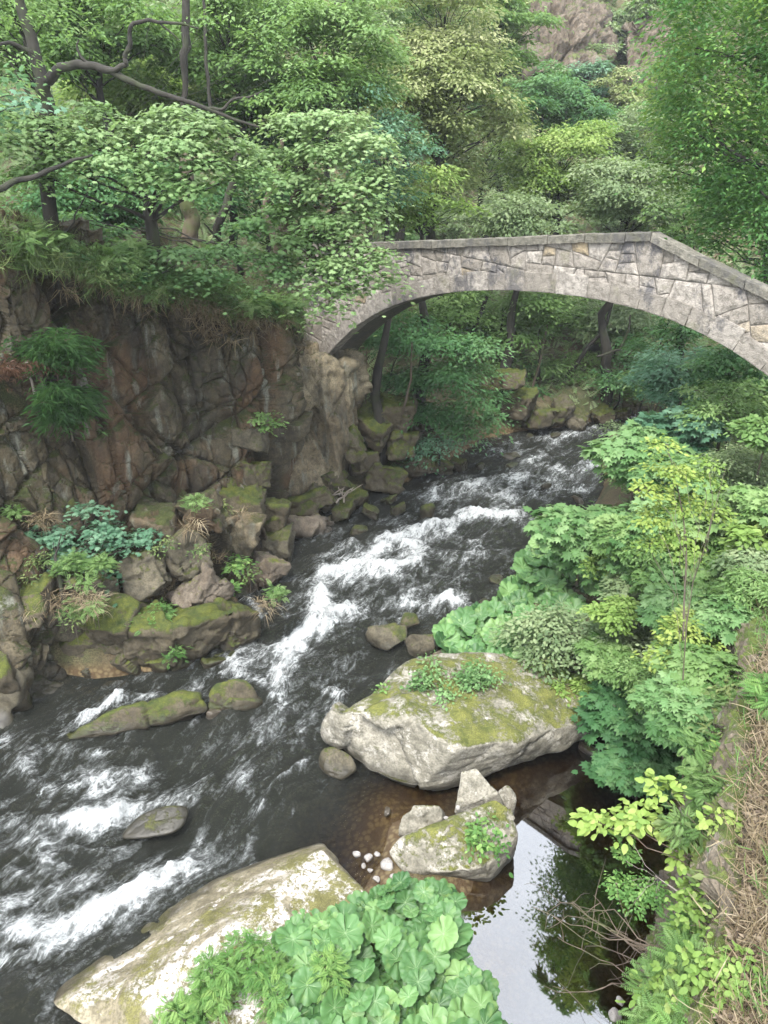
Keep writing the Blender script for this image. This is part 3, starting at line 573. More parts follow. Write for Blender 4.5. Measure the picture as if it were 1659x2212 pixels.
# the left cliff: a sheet through surveyed points, broken into blocks
def cliffsheet(name, label, cols, mat, nu, nv, seed, amp, sc, parent=None):
    C = np.array([[D(u, v, Y) for (v, Y) in rows] if len(rows[0]) == 2 else rows for u, rows in cols])   # (nc, nr, 3)
    nc, nr = C.shape[:2]
    def interp(A, n, ax):
        A = np.moveaxis(A, ax, 0); m = len(A); x = np.linspace(0, m - 1, n); i = np.clip(x.astype(int), 0, m - 2); f = (x - i)[:, None, None]
        g = lambda k: A[np.clip(i + k, 0, m - 1)]
        p0, p1, p2, p3 = g(-1), g(0), g(1), g(2)
        o = .5 * (2 * p1 + (p2 - p0) * f + (2 * p0 - 5 * p1 + 4 * p2 - p3) * f ** 2 + (3 * p1 - p0 - 3 * p2 + p3) * f ** 3)
        return np.moveaxis(o, 0, ax)
    V = interp(interp(C, nu, 0), nv, 1).reshape(-1, 3); F = grid_faces(nu, nv)
    N = vnormals(V, F)
    if (N @ np.array([0, -1, 0])).mean() < 0: N = -N; F = F[:, ::-1]
    an = np.array([1, 1, .62]) * sc
    q = V + .14 * np.stack([fbm(V * 1.1, 3, 1), fbm(V * 1.1, 3, 2), fbm(V * 1.1, 3, 3)], -1)
    w_ = V + .05 * np.stack([fbm(V * 1.7, 3, 1), fbm(V * 1.7, 3, 2), fbm(V * 1.7, 3, 3)], -1)
    dn = blocks(w_ * np.array([.52, .52, .30]) * sc + seed, seed, 1.5, 1.3) * amp + blocks(w_ * np.array([1.5, 1.5, .9]) * sc + seed, seed + 11, 1.1, .6) * amp * .5
    dn = dn + facet(q * an * .9 + seed, seed + 20, .6, 1.5, .3, .04) * amp * .34 + facet(q * an * 3.4, seed + 30, .6, 1., .4, .07) * amp * .14
    dn = dn + fbm(V * 9, 4, seed + 3) * amp * .06
    dn = dn * np.tile(sstep(nv - 1, nv * .80, np.arange(nv)) * .8 + .2, nu)
    V = V + N * dn[:, None]
    return tag(link(name, make_mesh(name, V, F, M[mat], smooth=False)), label, 'cliff' if 'cliff' in name else 'rock')
cliffsheet('cliff', 'tall dark cliff with rust stains rising from the river on the left', [
  (-420, [(1640, 8.6), (1450, 9.2), (1250, 9.6), (1100, 10.0), (900, 10.4), (700, 10.6), (560, 10.7), (470, 10.6), (400, 11.4)]),
  (-180, [(1600, 9.3), (1420, 9.9), (1250, 10.4), (1100, 10.9), (900, 11.4), (700, 11.7), (540, 11.7), (490, 11.6), (440, 12.4)]),
  (0, [(1600, 9.6), (1400, 10.3), (1260, 10.9), (1110, 11.8), (920, 12.4), (720, 12.8), (545, 12.7), (500, 12.4), (470, 13.6)]),
  (120, [(1500, 10.6), (1390, 11.1), (1250, 11.8), (1080, 12.9), (900, 13.2), (720, 13.6), (580, 13.5), (520, 13.0), (490, 14.2)]),
  (250, [(1480, 11.2), (1370, 11.9), (1230, 12.6), (1060, 13.6), (880, 14.1), (740, 14.5), (630, 14.5), (575, 13.7), (515, 15.2)]),
  (370, [(1460, 11.7), (1340, 12.6), (1190, 13.5), (1040, 14.4), (880, 15.0), (740, 15.4), (650, 15.5), (600, 14.9), (530, 16.3)]),
  (470, [(1430, 12.3), (1290, 13.5), (1160, 14.4), (1040, 15.0), (880, 15.6), (750, 16.0), (670, 16.3), (625, 16.0), (545, 17.2)]),
  (550, [(1340, 13.6), (1230, 14.7), (1140, 15.1), (1020, 15.6), (900, 15.9), (790, 16.2), (700, 16.6), (650, 16.8), (560, 18.0)]),
  (600, [(1290, 14.8), (1190, 15.6), (1100, 16.2), (990, 16.6), (880, 16.8), (790, 17.2), (720, 17.6), (670, 18.0), (570, 19.0)]),
  (625, [(1180, 16.8), (1120, 17.4), (1060, 18.0), (960, 18.6), (860, 19.0), (790, 19.2), (730, 19.4), (670, 19.6), (575, 20.4)])],
  'cliff', 460, 460, 2, .52, 1.0)
rock('rock_pillar', 'pale cracked rock pillar carrying the left end of the arch',
     [D(605, 1060, 18.0), D(640, 1070, 17.9), D(708, 1075, 18.0), D(738, 1030, 18.5), D(752, 900, 19.0), D(768, 850, 19.2), D(770, 800, 19.5), D(745, 765, 19.6), D(700, 770, 19.2), D(640, 755, 19.0), D(618, 800, 18.6), D(603, 900, 18.4),
      D(620, 740, 21.4), D(790, 800, 21.2), D(780, 1040, 20.4), D(620, 1040, 21)], 'pillar', None, 'rock', res=6, seed=77, disp=.085, edge=30, fs=4., an=(1, 1, .38))
cliffsheet('rock_wall', 'grey rock face dropping from the dry grass slope to the calm pool', [
  (0, [np.array([W0[0] + WD[0] * s - .05, W0[1] + WD[1] * s, z]) + np.array([*(WN * o), 0]) for z, o in ((-.6, -.26), (.4, -.22), (1.2, -.13), (2., -.08), (2.6, -.02), (2.95, .10), (2.9, .4))]) for s in (-1.5, 0, 1.5, 3, 4.5, 6, 7.5, 9, 10.5)],
  'wallrock', 420, 150, 5, .13, 1.8)
HY = hit(1200, 150) - 2
rock('outcrop', 'pinkish bare rock outcrop high on the far hillside', [D(a, b, HY + Y - 50) for a, b, Y in [(1125, 160, 50), (1130, 60, 51), (1150, -10, 52), (1240, -30, 53), (1310, 20, 53), (1330, 120, 52), (1290, 165, 50), (1200, 175, 49), (1160, 150, 49), (1200, 60, 50.5), (1250, 80, 50), (1200, 160, 56), (1240, 0, 57)]], 'outcrop', None, 'rock', res=6, seed=90, disp=.10, edge=20, fs=7, an=(1, 1, .45))
rock('outcrop', 'smaller reddish outcrop between shrubs right of the big one', [D(a, b, HY + Y - 51) for a, b, Y in [(1345, 150, 52), (1350, 60, 53), (1400, 20, 54), (1460, 60, 54), (1450, 170, 52), (1400, 210, 51), (1400, 100, 57)]], 'outcrop', None, 'rock', res=6, seed=91, disp=.10, edge=20, fs=7, an=(1, 1, .45))

# ------------------------------------------------------------------ bridge
BZ = math.radians(-45.04); bd = np.array([math.cos(BZ), math.sin(BZ)]); bn = np.array([-bd[1], bd[0]]); B0 = np.array([4.529, 13.566]); BW = 1.05
def bsz(px, py):           # survey mark on the bridge's upstream face -> distance along it and height
    r = ray(px * .553, py * .553); tt = (B0 @ bn) / (r[:2] @ bn); return (r[:2] * tt - B0) @ bd, CAM_H + r[2] * tt
ic = np.array([bsz(*q) for q in [(1291, 1379), (1367, 1287), (1480, 1224), (1630, 1167), (1749, 1146), (1955, 1133), (2150, 1140), (2225, 1154), (2480, 1205), (2702, 1287), (2925, 1414), (3000, 1466)]])
cfi = np.polyfit(ic[:, 0], ic[:, 1], 4)
def zi(s):
    s = np.asarray(s, float); lo, hi = ic[0, 0], ic[-1, 0] + .3; sc = np.clip(s, lo, hi); z = np.polyval(cfi, sc); d = np.polyval(np.polyder(cfi), hi); dl_ = np.polyval(np.polyder(cfi), lo)
    return z + np.where(s > hi, (s - hi) * d * (1 + .1 * (s - hi)), 0) + np.where(s < lo, (s - lo) * dl_, 0)
tc_ = np.array([bsz(*q) for q in [(1440, 945), (1684, 940), (1970, 929), (2146, 921), (2279, 912), (2553, 907), (2724, 997), (2995, 1127)]])
def zt(s):
    s = np.asarray(s, float); x = tc_[:, 0]; z = np.interp(s, x, tc_[:, 1])
    return np.where(s < x[0], tc_[0, 1] + (s - x[0]) * (tc_[1, 1] - tc_[0, 1]) / (x[1] - x[0]), np.where(s > x[-1], tc_[-1, 1] + (s - x[-1]) * (tc_[-1, 1] - tc_[-2, 1]) / (x[-1] - x[-2]), z))
S0, S1 = -9.4, 5.2
def bw(s, z, d):           # bridge space to world; d is the depth behind the upstream face
    s, z, d = np.broadcast_arrays(np.asarray(s, float), z, d); return np.stack([B0[0] + bd[0] * s + bn[0] * d, B0[1] + bd[1] * s + bn[1] * d, z], -1)
bridge = tag(empty('stone_bridge', tuple(bw(-8.3, 0, .5))), 'narrow arched footbridge of pale rubble stone over the river', 'bridge')
BASE = Vector(bw(-8.3, 0, .5))
def bpart(name, V, F, mat, attrs=None, smooth=False, parent=None):
    V = np.asarray(V, float) - np.array(BASE[:]); return link(name, make_mesh(name, V, F, M[mat], attrs, smooth=smooth), parent or bridge)
def prisms(polys, d0, d1, bev, rnd, seed, bulge=0.):
    """stones: convex outlines (s,z) between depth d0 (front) and d1 (back), front edge worn"""
    V, F3, F4, T = [], [], [], []; r = RS(seed); n = 0
    for pl in polys:
        pl = np.array(pl); k = len(pl); c = pl.mean(0); tnt = r.rand(); jd = r.uniform(-.5, .5) * rnd; tl = r.uniform(-.5, .5, 2) * rnd * 1.5
        per = []; 
        for i in range(k):               # subdivide sides, wobble them
            a, b = pl[i], pl[(i + 1) % k]; m = max(1, int(np.hypot(*(b - a)) / .13))
            for j in range(m): per.append(a + (b - a) * j / m)
        per = np.array(per) + r.normal(size=(len(per), 2)) * min(.008, rnd * .25); k = len(per)
        rings = []
        for (sh, dd) in ((0, d1), (0, d0 + bev), (.35 * bev, d0 + bev * .35), (bev * 1.1, d0), (bev * 4, d0 - bulge)):
            q = per + (c - per) / (np.linalg.norm(c - per, axis=1, keepdims=True) + 1e-6) * np.minimum(sh, np.linalg.norm(c - per, axis=1, keepdims=True) * .7)
            dep = dd + (jd + (q - c) @ tl if dd != d1 else 0) + (r.normal(size=k) * rnd * .14 if dd < d0 + bev else 0)
            rings.append(bw(q[:, 0], q[:, 1], dep))
        rings.append(bw([c[0]], [c[1]], [d0 - bulge + jd]))
        V.append(np.concatenate(rings)); T.append(np.full(5 * k + 1, tnt)); i = np.arange(k); j = (i + 1) % k
        for q in range(4): F4.append(n + np.stack([q * k + i, q * k + j, (q + 1) * k + j, (q + 1) * k + i], -1))
        F3.append(n + np.stack([4 * k + i, 4 * k + j, np.full(k, 5 * k)], -1)); n += 5 * k + 1
    return np.concatenate(V), [np.concatenate(F4), np.concatenate(F3)], np.concatenate(T)
def cut(pl, a, b, off=0.):       # keep the part of convex outline with a.p >= b
    o = []; 
    for i in range(len(pl)):
        p, q = pl[i], pl[(i + 1) % len(pl)]; dp, dq = p @ a - b, q @ a - b
        if dp >= 0: o.append(p)
        if dp * dq < 0: o.append(p + (q - p) * dp / (dp - dq))
    return o
def rubble(seed, gap=.007):
    r = RS(seed); out = []; st = [([np.array([S0, .5]), np.array([S1, .5]), np.array([S1, 8.]), np.array([S0, 8.])], 0)]
    while st:
        pl, lv = st.pop(); A = np.array(pl); ext = A.max(0) - A.min(0)
        ar = .5 * abs(np.sum(A[:, 0] * np.roll(A[:, 1], -1) - A[:, 1] * np.roll(A[:, 0], -1)))
        if ar < r.choice([.05, .09, .14, .2, .3]) or len(pl) < 3 :
            if ar > .012: out.append(A)
            continue
        th = (r.normal(0, .2) if ext[1] * 1.35 > ext[0] else math.pi / 2 + r.normal(0, .26)); nrm = np.array([-math.sin(th), math.cos(th)])
        c = A.mean(0) + (r.rand(2) - .5) * ext * .3; b = c @ nrm
        st.append((cut(pl, nrm, b), lv + 1)); st.append((cut(pl, -nrm, -b), lv + 1))
    fin = []
    for A in out:
        c = A.mean(0); pl = [p for p in A]
        for sx in (c[0],):
            e = .02; sl1 = (zi(sx + e) - zi(sx - e)) / (2 * e); nn = np.array([-sl1, 1]) / math.hypot(sl1, 1); pl = cut(pl, nn, nn @ np.array([sx, float(zi(sx))]) + .10)
            if len(pl) < 3: break
            pts = [float(p[0]) for p in pl]
            for tx in (min(pts), max(pts)):
                s2 = (zt(tx + e) - zt(tx - e)) / (2 * e); n2 = np.array([s2, -1.]) / math.hypot(s2, 1); pl = cut(pl, n2, n2 @ np.array([tx, float(zt(tx))]) + .10) if len(pl) > 2 else pl
        if len(pl) < 3: continue
        A = np.array(pl); c = A.mean(0); ar = .5 * abs(np.sum(A[:, 0] * np.roll(A[:, 1], -1) - A[:, 1] * np.roll(A[:, 0], -1)))
        if ar < .01: continue
        fin.append(A + (c - A) / (np.linalg.norm(c - A, axis=1, keepdims=True)) * gap * 1.3)
    return fin
polys = rubble(3)
V, F, T = prisms(polys, -.0, .10, .016, .018, 1, .010); bpart('spandrel_wall', V, F, 'stone', {'tint': T})
s = np.linspace(S0, S1, 260)
def solid(s, za, zb, d0, d1):     # body between two curves and two depths
    k = len(s); R = [bw(s, za, d0), bw(s, zb, d0), bw(s, zb, d1), bw(s, za, d1)]; V = np.concatenate(R); i = np.arange(k - 1); F = []
    for q in range(4):
        a, b = q * k, ((q + 1) % 4) * k; F.append(np.stack([a + i, a + i + 1, b + i + 1, b + i], -1))
    F.append(np.array([[0, k, 2 * k, 3 * k], [k - 1, 4 * k - 1, 3 * k - 1, 2 * k - 1]])); return V, [np.concatenate(F)]
V, F = solid(s, zi(s) + .04, zt(s) - .12, .018, .30); bpart('mortar_core', V, F, 'mortar', {'tint': np.full(len(V), .5)})
V, F = solid(s, zi(s) + .05, np.minimum(zt(s) - .62, zi(s) + 3), .301, BW - .301); bpart('walkway_fill', V, F, 'mortar', {'tint': np.full(len(V), .5)})
V, F = solid(s, zi(s) + .05, zt(s) - .6, BW - .30, BW - .02); bpart('downstream_wall', V, F, 'stone', {'tint': np.full(len(V), .4)})
# arch ring: wedge-shaped blocks following the curve
def ring_polys(th=.36, seed=3):
    r = RS(seed); ss = np.linspace(ic[0, 0] - .35, 4.6, 900); zz_ = zi(ss); L = np.concatenate([[0], np.cumsum(np.hypot(np.diff(ss), np.diff(zz_)))]); out = []; l = 0
    def nr(l_):
        a = np.interp(l_, L, ss); e = .03; sl1 = float(zi(a + e) - zi(a - e)) / (2 * e); q = math.hypot(sl1, 1); return np.array([a, float(zi(a))]), np.array([-sl1 / q, 1 / q])
    while l < L[-1]:
        w = r.uniform(.3, .72); t_ = th * r.uniform(.86, 1.12); p0, n0 = nr(l + .003); p1, n1_ = nr(l + w - .003); pm, nm = nr(l + w / 2)
        out.append([p0, pm, p1, p1 + n1_ * t_, p0 + n0 * t_]); l += w
    return out
rp = ring_polys()
V, F, T = prisms(rp, -.018, .30, .008, .012, 7, .004); bpart('arch_ring', V, F, 'ringstone', {'tint': T * .9})
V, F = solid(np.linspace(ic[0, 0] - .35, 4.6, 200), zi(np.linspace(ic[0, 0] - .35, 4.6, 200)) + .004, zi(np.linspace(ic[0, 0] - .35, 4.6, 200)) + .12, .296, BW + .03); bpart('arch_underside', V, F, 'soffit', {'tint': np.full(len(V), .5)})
# coping slabs on both parapets
for d0, d1, sd_ in ((-.07, .24, 5),):
    r = RS(sd_); VV, FF, TT = [], [], []; x = S0; n = 0; brk = list(tc_[5:6, 0])
    while x < S1:
        w = r.uniform(.7, 1.15); e = x + w
        for b in brk:
            if x < b - .05 < e and e > b: e = b
            if abs(e - b) < .3 and e > b: e = b
            if e < b and b - e < .35: e = b
        a0, a1 = x + .008, e - .008; jz = r.uniform(-.008, .008); th = .15 + r.uniform(-.008, .008); gx = np.linspace(a0, a1, 9); top = zt(gx) + jz + r.normal(size=9) * .004
        bv = .018; sec = [(d0, -th), (d0, -bv), (d0 + bv * .4, -bv * .35), (d0 + bv, 0), (d1 - bv, 0), (d1, -bv), (d1, -th)]
        R = np.stack([bw(gx, top + b, np.full(9, a) + r.normal(size=9) * .004) for a, b in sec], 1); k = len(sec); VV.append(R.reshape(-1, 3))
        i = (np.arange(8)[:, None] * k + np.arange(k)[None]); j = (np.arange(8)[:, None] * k + (np.arange(k)[None] + 1) % k); F4 = np.stack([i.ravel(), j.ravel(), (j + k).ravel(), (i + k).ravel()], -1)
        FF.append(F4 + n); FF.append(np.array([[0, 3, 4, 5], [0, 1, 2, 3], [0, 5, 6, 6]])[:2] + n); FF.append(np.array([[0, 1, 2, 3], [0, 3, 4, 5]])[:, ::-1] + n + 8 * k)
        TT.append(np.full(9 * k, r.rand() * .8)); n += 9 * k; x = e
    bpart('parapet_coping', np.concatenate(VV), [np.concatenate(FF)], 'coping', {'tint': np.concatenate(TT)})

# ------------------------------------------------------------------ plants: leaf shapes and builders
def t_kite(w=.5, droop=-.12, mid=.42): return np.array([(0, 0, 0), (w / 2, mid, .05), (0, 1, droop), (-w / 2, mid, .05)]), np.array([(0, 1, 2), (0, 2, 3)])
def t_fan(out, c=(0, .4, .03)):
    o = [(0, 0, 0)] + out; V = np.array(o + [c]); k = len(o); return V, np.array([(i, (i + 1) % k, k) for i in range(k)])
def t_multi(parts):
    V, F, n = [], [], 0
    for ox, oy, ang, ln, w in parts:
        v, f = t_kite(w); v = v * ln; a = math.radians(ang); x = v[:, 0] * math.cos(a) - v[:, 1] * math.sin(a); y = v[:, 0] * math.sin(a) + v[:, 1] * math.cos(a)
        V.append(np.stack([x + ox, y + oy, v[:, 2] - .25 * (np.hypot(x, y)) ** 2], -1)); F.append(f + n); n += len(v)
    return np.concatenate(V), np.concatenate(F)
TP = {'kite': t_kite(), 'oval': t_fan([(.2, .12, .02), (.31, .42, .0), (.2, .78, -.03), (0, 1, -.1), (-.2, .78, -.03), (-.31, .42, 0), (-.2, .12, .02)]),
      'maple': t_fan([(.12, .04, .02), (.38, -.06, -.05), (.30, .16, 0), (.58, .34, -.08), (.33, .46, 0), (.40, .80, -.05), (.16, .68, 0), (0, 1.02, -.1), (-.16, .68, 0), (-.40, .80, -.05), (-.33, .46, 0), (-.58, .34, -.08), (-.30, .16, 0), (-.38, -.06, -.05), (-.12, .04, .02)], (0, .3, .05)),
      'chestnut': t_multi([(0, 0, a, l, .34) for a, l in ((0, 1), (38, .95), (-38, .95), (78, .75), (-78, .75))]),
      'pinnate': t_multi([(0, .95, 0, .36, .4)] + [(0, y, s * 62, .36, .38) for y in (.18, .38, .58, .78) for s in (1, -1)]),
      'needle': t_kite(.16, -.25), 'blade': (np.array([(-.02, 0, 0), (.02, 0, 0), (.016, .4, .06), (-.016, .4, .06), (.010, .75, .0), (-.01, .75, 0), (0, 1, -.16)]), np.array([(0, 1, 2), (0, 2, 3), (3, 2, 4), (3, 4, 5), (5, 4, 6)]))}
fr = []
for y in np.linspace(.12, .95, 9):
    l = .34 * (1 - abs(y - .35) * .9); fr += [(0, y, 68, l, .36), (0, y, -68, l, .36)]
TP['frond'] = t_multi(fr + [(0, .9, 0, .2, .3)])
def t_butter(nv=9, seed=0):
    r = RS(seed); m = 4; k = nv * m; V = [(0, 0, -.05)]; vein = [1.]; ph = r.rand(3) * 6
    for ring, rad in enumerate((.3, .62, .86, 1.)):
        for i in range(k + 1):
            a = math.radians(-90 + 2 + (360 - 4) * i / k); w = (i % m) / m; lob = math.cos(w * 2 * math.pi)      # 1 on a vein, -1 between
            q = rad * (1 - (.095 * (lob < -.5) - .015 * (lob > .5)) * (ring == 3)) * (1 + .05 * math.cos(a + ph[0])); q *= (.86 if i in (0, k) else 1)
            z = -.07 + .30 * rad ** 1.5 - .24 * max(rad - .72, 0) * 2.2 + lob * .07 * rad + r.normal() * .014 + .11 * rad ** 2 * math.sin(2 * a + ph[1]) + .05 * rad * math.sin(5 * a + ph[2])
            V.append((q * math.cos(a), q * math.sin(a), z)); vein.append((1. - .22 * ring) if i % m == 0 else 0.)
    F = []; n = k + 1
    for i in range(k):
        F.append((0, 1 + i, 2 + i))
        for g_ in range(3):
            a = 1 + g_ * n + i; F += [(a, a + n, a + n + 1), (a, a + n + 1, a + 1)]
    return np.array(V), np.array(F), np.array(vein)
for q in range(3): TP['butter%d' % q] = t_butter(9, q)
def place(tp, P, Nn, Dd, S, tint):
    V0, F0 = TP[tp][:2]; P = np.asarray(P, float); n = len(P); Nn = Nn / (np.linalg.norm(Nn, axis=1, keepdims=True) + 1e-9)
    Dd = Dd - Nn * (Dd * Nn).sum(1, keepdims=True); Dd = Dd / (np.linalg.norm(Dd, axis=1, keepdims=True) + 1e-9); X = np.cross(Dd, Nn)
    S = np.broadcast_to(S, (n,))[:, None, None]
    V = P[:, None] + S * (X[:, None] * V0[None, :, :1] + Dd[:, None] * V0[None, :, 1:2] + Nn[:, None] * V0[None, :, 2:3])
    F = (np.arange(n)[:, None, None] * len(V0) + F0[None]).reshape(-1, 3)
    return V.reshape(-1, 3), F, np.repeat(np.broadcast_to(tint, (n,)), len(V0))
def joinm(L):
    V, F, T, n = [], [], [], 0
    for v, f, a in L: V.append(v); F.append(f + n); T.append(a); n += len(v)
    return np.concatenate(V), np.concatenate(F), np.concatenate(T)
def tube(pts, rad, k=6):
    pts = np.asarray(pts, float); rad = np.asarray(rad, float); d = np.gradient(pts, axis=0); d /= np.linalg.norm(d, axis=1, keepdims=True) + 1e-9
    u = np.cross(d, [.31, .2, .93]); u /= np.linalg.norm(u, axis=1, keepdims=True) + 1e-9; w = np.cross(d, u); a = np.arange(k) * 2 * math.pi / k
    V = pts[:, None] + rad[:, None, None] * (np.cos(a)[None, :, None] * u[:, None] + np.sin(a)[None, :, None] * w[:, None]); n = len(pts)
    i = (np.arange(n - 1)[:, None] * k + np.arange(k)[None]).ravel(); j = (np.arange(n - 1)[:, None] * k + (np.arange(k)[None] + 1) % k).ravel()
    return V.reshape(-1, 3), np.stack([i, j, j + k, i + k], -1), np.zeros(n * k)
def limb(a, b, r0, r1, r, sag=.12, n=9, wob=.06):
    a, b = np.asarray(a, float), np.asarray(b, float); t_ = np.linspace(0, 1, n)[:, None]; L = np.linalg.norm(b - a)
    p = a + (b - a) * t_ + np.array([0, 0, 1]) * (np.sin(t_ * math.pi) * sag * L) + np.cumsum(r.normal(size=(n, 3)), 0) * wob * L / n ** .5 * np.sin(t_ * math.pi)
    return tube(p, r0 + (r1 - r0) * t_[:, 0] ** .8)
DENS = 1.75
def sprays(pads, leaf, size, dens, r, flat=.3, spray=.38, lps=26, droop=.25, up=1.0):
    """leaf sprays spread through pads (cx,cy,cz,rx,ry,rz[,tint]); open gaps stay between sprays"""
    Ps, Ns, Ds, Ts, Ss = [], [], [], [], []; tips = []
    for pd in pads:
        c = np.array(pd[:3]); R = np.array(pd[3:6]); pt = pd[6] if len(pd) > 6 else .5
        area = (R[0] * R[1] + R[0] * R[2] + R[1] * R[2]) / 3 * 4 * math.pi
        ns = max(3, int(area * dens * DENS / (spray ** 2 * 3))); d = r.normal(size=(ns, 3)); d /= np.linalg.norm(d, axis=1, keepdims=True)
        rad = r.uniform(.35, 1.05, ns) ** .6; d[:, 2] = np.where(d[:, 2] < -.35, -d[:, 2] * .5, d[:, 2]); cs = c + d * R * rad[:, None]; tips.append(cs)
        ct = np.clip(pt + r.normal(0, .18, ns), 0, 1)
        m = lps; q = r.normal(size=(ns, m, 3)); q[..., 2] *= flat; q *= spray * .62
        out = d * np.array([1, 1, .35]); P = cs[:, None] + q; P[..., 2] -= droop * (q[..., :2] ** 2).sum(-1) / spray
        N_ = np.array([0, 0, up]) + out[:, None] * .45 + r.normal(size=(ns, m, 3)) * .30
        D_ = out[:, None] * .8 + q / spray + r.normal(size=(ns, m, 3)) * .45 + np.array([0, 0, -.3])
        Ps.append(P.reshape(-1, 3)); Ns.append(N_.reshape(-1, 3)); Ds.append(D_.reshape(-1, 3)); Ts.append((ct[:, None] + r.normal(0, .085, (ns, m))).ravel()); Ss.append(size * r.uniform(.65, 1.25, ns * m))
    return place(leaf, np.concatenate(Ps), np.concatenate(Ns), np.concatenate(Ds), np.concatenate(Ss), np.clip(np.concatenate(Ts), 0, 1)), tips
def autopads(c, R, H, n, r, flat=.55, ps=.34):
    n = int(n * 1.5)
    """pads on an irregular crown of radius R and height H centred at c"""
    o = []
    for i in range(n):
        d = r.normal(size=3); d /= np.linalg.norm(d); d[2] = d[2] * .9 + .1; q = r.uniform(.4, 1.12); s_ = R * ps * r.uniform(.6, 1.35)
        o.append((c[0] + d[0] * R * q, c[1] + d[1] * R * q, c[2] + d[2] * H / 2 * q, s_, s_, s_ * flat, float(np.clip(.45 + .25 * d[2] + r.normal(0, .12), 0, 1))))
    return o
def tree(name, label, base, pads, leaf='kite', mat='maple', size=.11, dens=1., cat='tree', group=None, seed=0, trunk=.14, bark='bark', flat=.3, spray=.38, lps=26, droop=.25, top=None, extra=(), twigs=2, lean=(0, 0), every=1):
    if 'bluish' in label: mat = 'blue'
    r = RS(seed + 1000); base = np.asarray(base, float); root = tag(empty(name, tuple(base)), label, cat, group)
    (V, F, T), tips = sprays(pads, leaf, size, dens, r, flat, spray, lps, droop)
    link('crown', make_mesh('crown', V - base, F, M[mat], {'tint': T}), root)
    pc = np.array([p[:3] for p in pads]); topz = top if top is not None else pc[:, 2].max() - .15 * (pc[:, 2].max() - base[2])
    tp = np.array([*(.55 * pc[:, :2].mean(0) + .45 * base[:2]) + np.array(lean), topz]); n = 12; t_ = np.linspace(0, 1, n)[:, None]
    tk = base + (tp - base) * t_ + np.cumsum(r.normal(size=(n, 3)) * [1, 1, .1], 0) * .02 * (topz - base[2]) * np.sin(t_ * math.pi); tk[0, 2] -= .3
    L = [tube(tk, trunk * (1.25 - t_[:, 0] * 1.05), 8)]
    for pd, tps in list(zip(pads, tips))[::every]:
        hz = np.clip((pd[2] - .45 * math.hypot(pd[0] - tp[0], pd[1] - tp[1]) - base[2]) / (topz - base[2] + 1e-6), .22, .93); i = int(hz * (n - 1)); rr = trunk * (1.15 - hz * 1.0)
        L.append(limb(tk[i], pd[:3], rr * .42, rr * .10 + .003, r, .04, 9, .07))
        for q in range(min(twigs, len(tps))): L.append(limb(pd[:3], tps[r.randint(len(tps))], rr * .14 + .003, .004, r, .02, 5, .05))
    L += list(extra)
    V, F, T = joinm(L); link('trunk', make_mesh('trunk', V - base, F, M[bark], smooth=True), root)
    return root
def px(u, v, Y, s=1.0):      # radius in metres of one survey pixel at that spot
    p = D(u, v, Y); return (p[1] * cP + (CAM_H - p[2]) * sP) / FOC * s
def pad(u, v, Y, rpx, flat=.35, tint=.5, yw=1.0):
    c = D(u, v, Y); R = px(u, v, Y, rpx); return (*c, R, R * yw, R * flat, tint)
def ptree(name, label, u, v, Y, rx, ry, n, mat, seed, leaf='kite', size=.12, group=None, base=None, dens=.85, trunk=.15, cat='tree', **k):
    """free-standing tree whose crown is centred where (u,v) is seen at northing Y"""
    r = RS(seed); c = D(u, v, Y); R = px(u, v, Y, rx); H = 2 * px(u, v, Y, ry)
    if base is None: base = (c[0] + r.uniform(-.3, .3), c[1] + R * .3, gz1(c[0], c[1] + R * .3))
    base = (base[0], base[1], min(base[2], c[2] - H * .35)); k.setdefault('spray', max(.34, R * .16))
    return tree(name, label, base, autopads(c, R, H, n, r), leaf, mat, size, dens, cat, group, seed, trunk, **k)

# ------------------------------------------------------------------ hillside trees behind the bridge
GH = 'trees on the slopes beyond the bridge'
HT = [  # label, u, v, Y, rx, ry, pads, material, size
 ('large olive-green tree covered in pale flower tufts above the left half of the bridge', 950, 200, 27, 165, 235, 46, 'olive', .13),
 ('bright green small tree directly above the coping at the left of the bridge', 905, 440, 22, 95, 75, 16, 'yellowgreen', .12),
 ('lime-green spreading tree in the centre above the bridge crown', 1225, 360, 29, 120, 95, 26, 'yellowgreen', .13),
 ('dark green rounded tree left of the lime-green spreading tree', 1175, 235, 34, 100, 85, 20, 'maple_dark', .15),
 ('tall mid-green tree at the top beside the rock outcrop', 1075, 60, 36, 95, 130, 24, 'maple', .15),
 ('small yellowish shrub tree in the middle of the far hillside', 1325, 215, 44, 62, 48, 12, 'olive', .17),
 ('bluish round shrub under the rock outcrop', 1255, 195, 43, 55, 48, 12, 'bluish', .17),
 ('wide grey-green tree over the highest point of the bridge', 1360, 430, 26, 125, 80, 26, 'grey', .12),
 ('grey-green tree on the far slope beside the drooping tree', 1385, 320, 38, 95, 85, 20, 'grey', .15),
 ('green bushy tree just above the coping left of the apex', 1130, 465, 25, 100, 50, 18, 'grey', .12),
 ('pale green tree at the top of the slope right of the outcrops', 1385, 60, 50, 70, 60, 14, 'grey', .19),
 ('dark conical tree half way up the far slope', 1390, 215, 46, 30, 55, 9, 'maple_dark', .17),
 ('green tree behind the right parapet below the drooping tree', 1490, 480, 24, 80, 70, 14, 'maple', .12),
 ('thin pale tree above the yellowish shrub', 1290, 130, 52, 40, 50, 10, 'grey', .19),
 ('mid-green tree behind the olive flowering tree at the top', 880, 30, 36, 90, 70, 18, 'maple', .15),
 ('narrow green tree between the olive tree and the lime-green tree', 1080, 330, 32, 60, 110, 16, 'grey', .14),
 ('low shrub below the outcrop on the dry slope', 1190, 175, 47, 45, 30, 9, 'grey', .18),
 ('dark green shrub left of the conical tree', 1450, 150, 47, 45, 50, 9, 'maple', .18)]
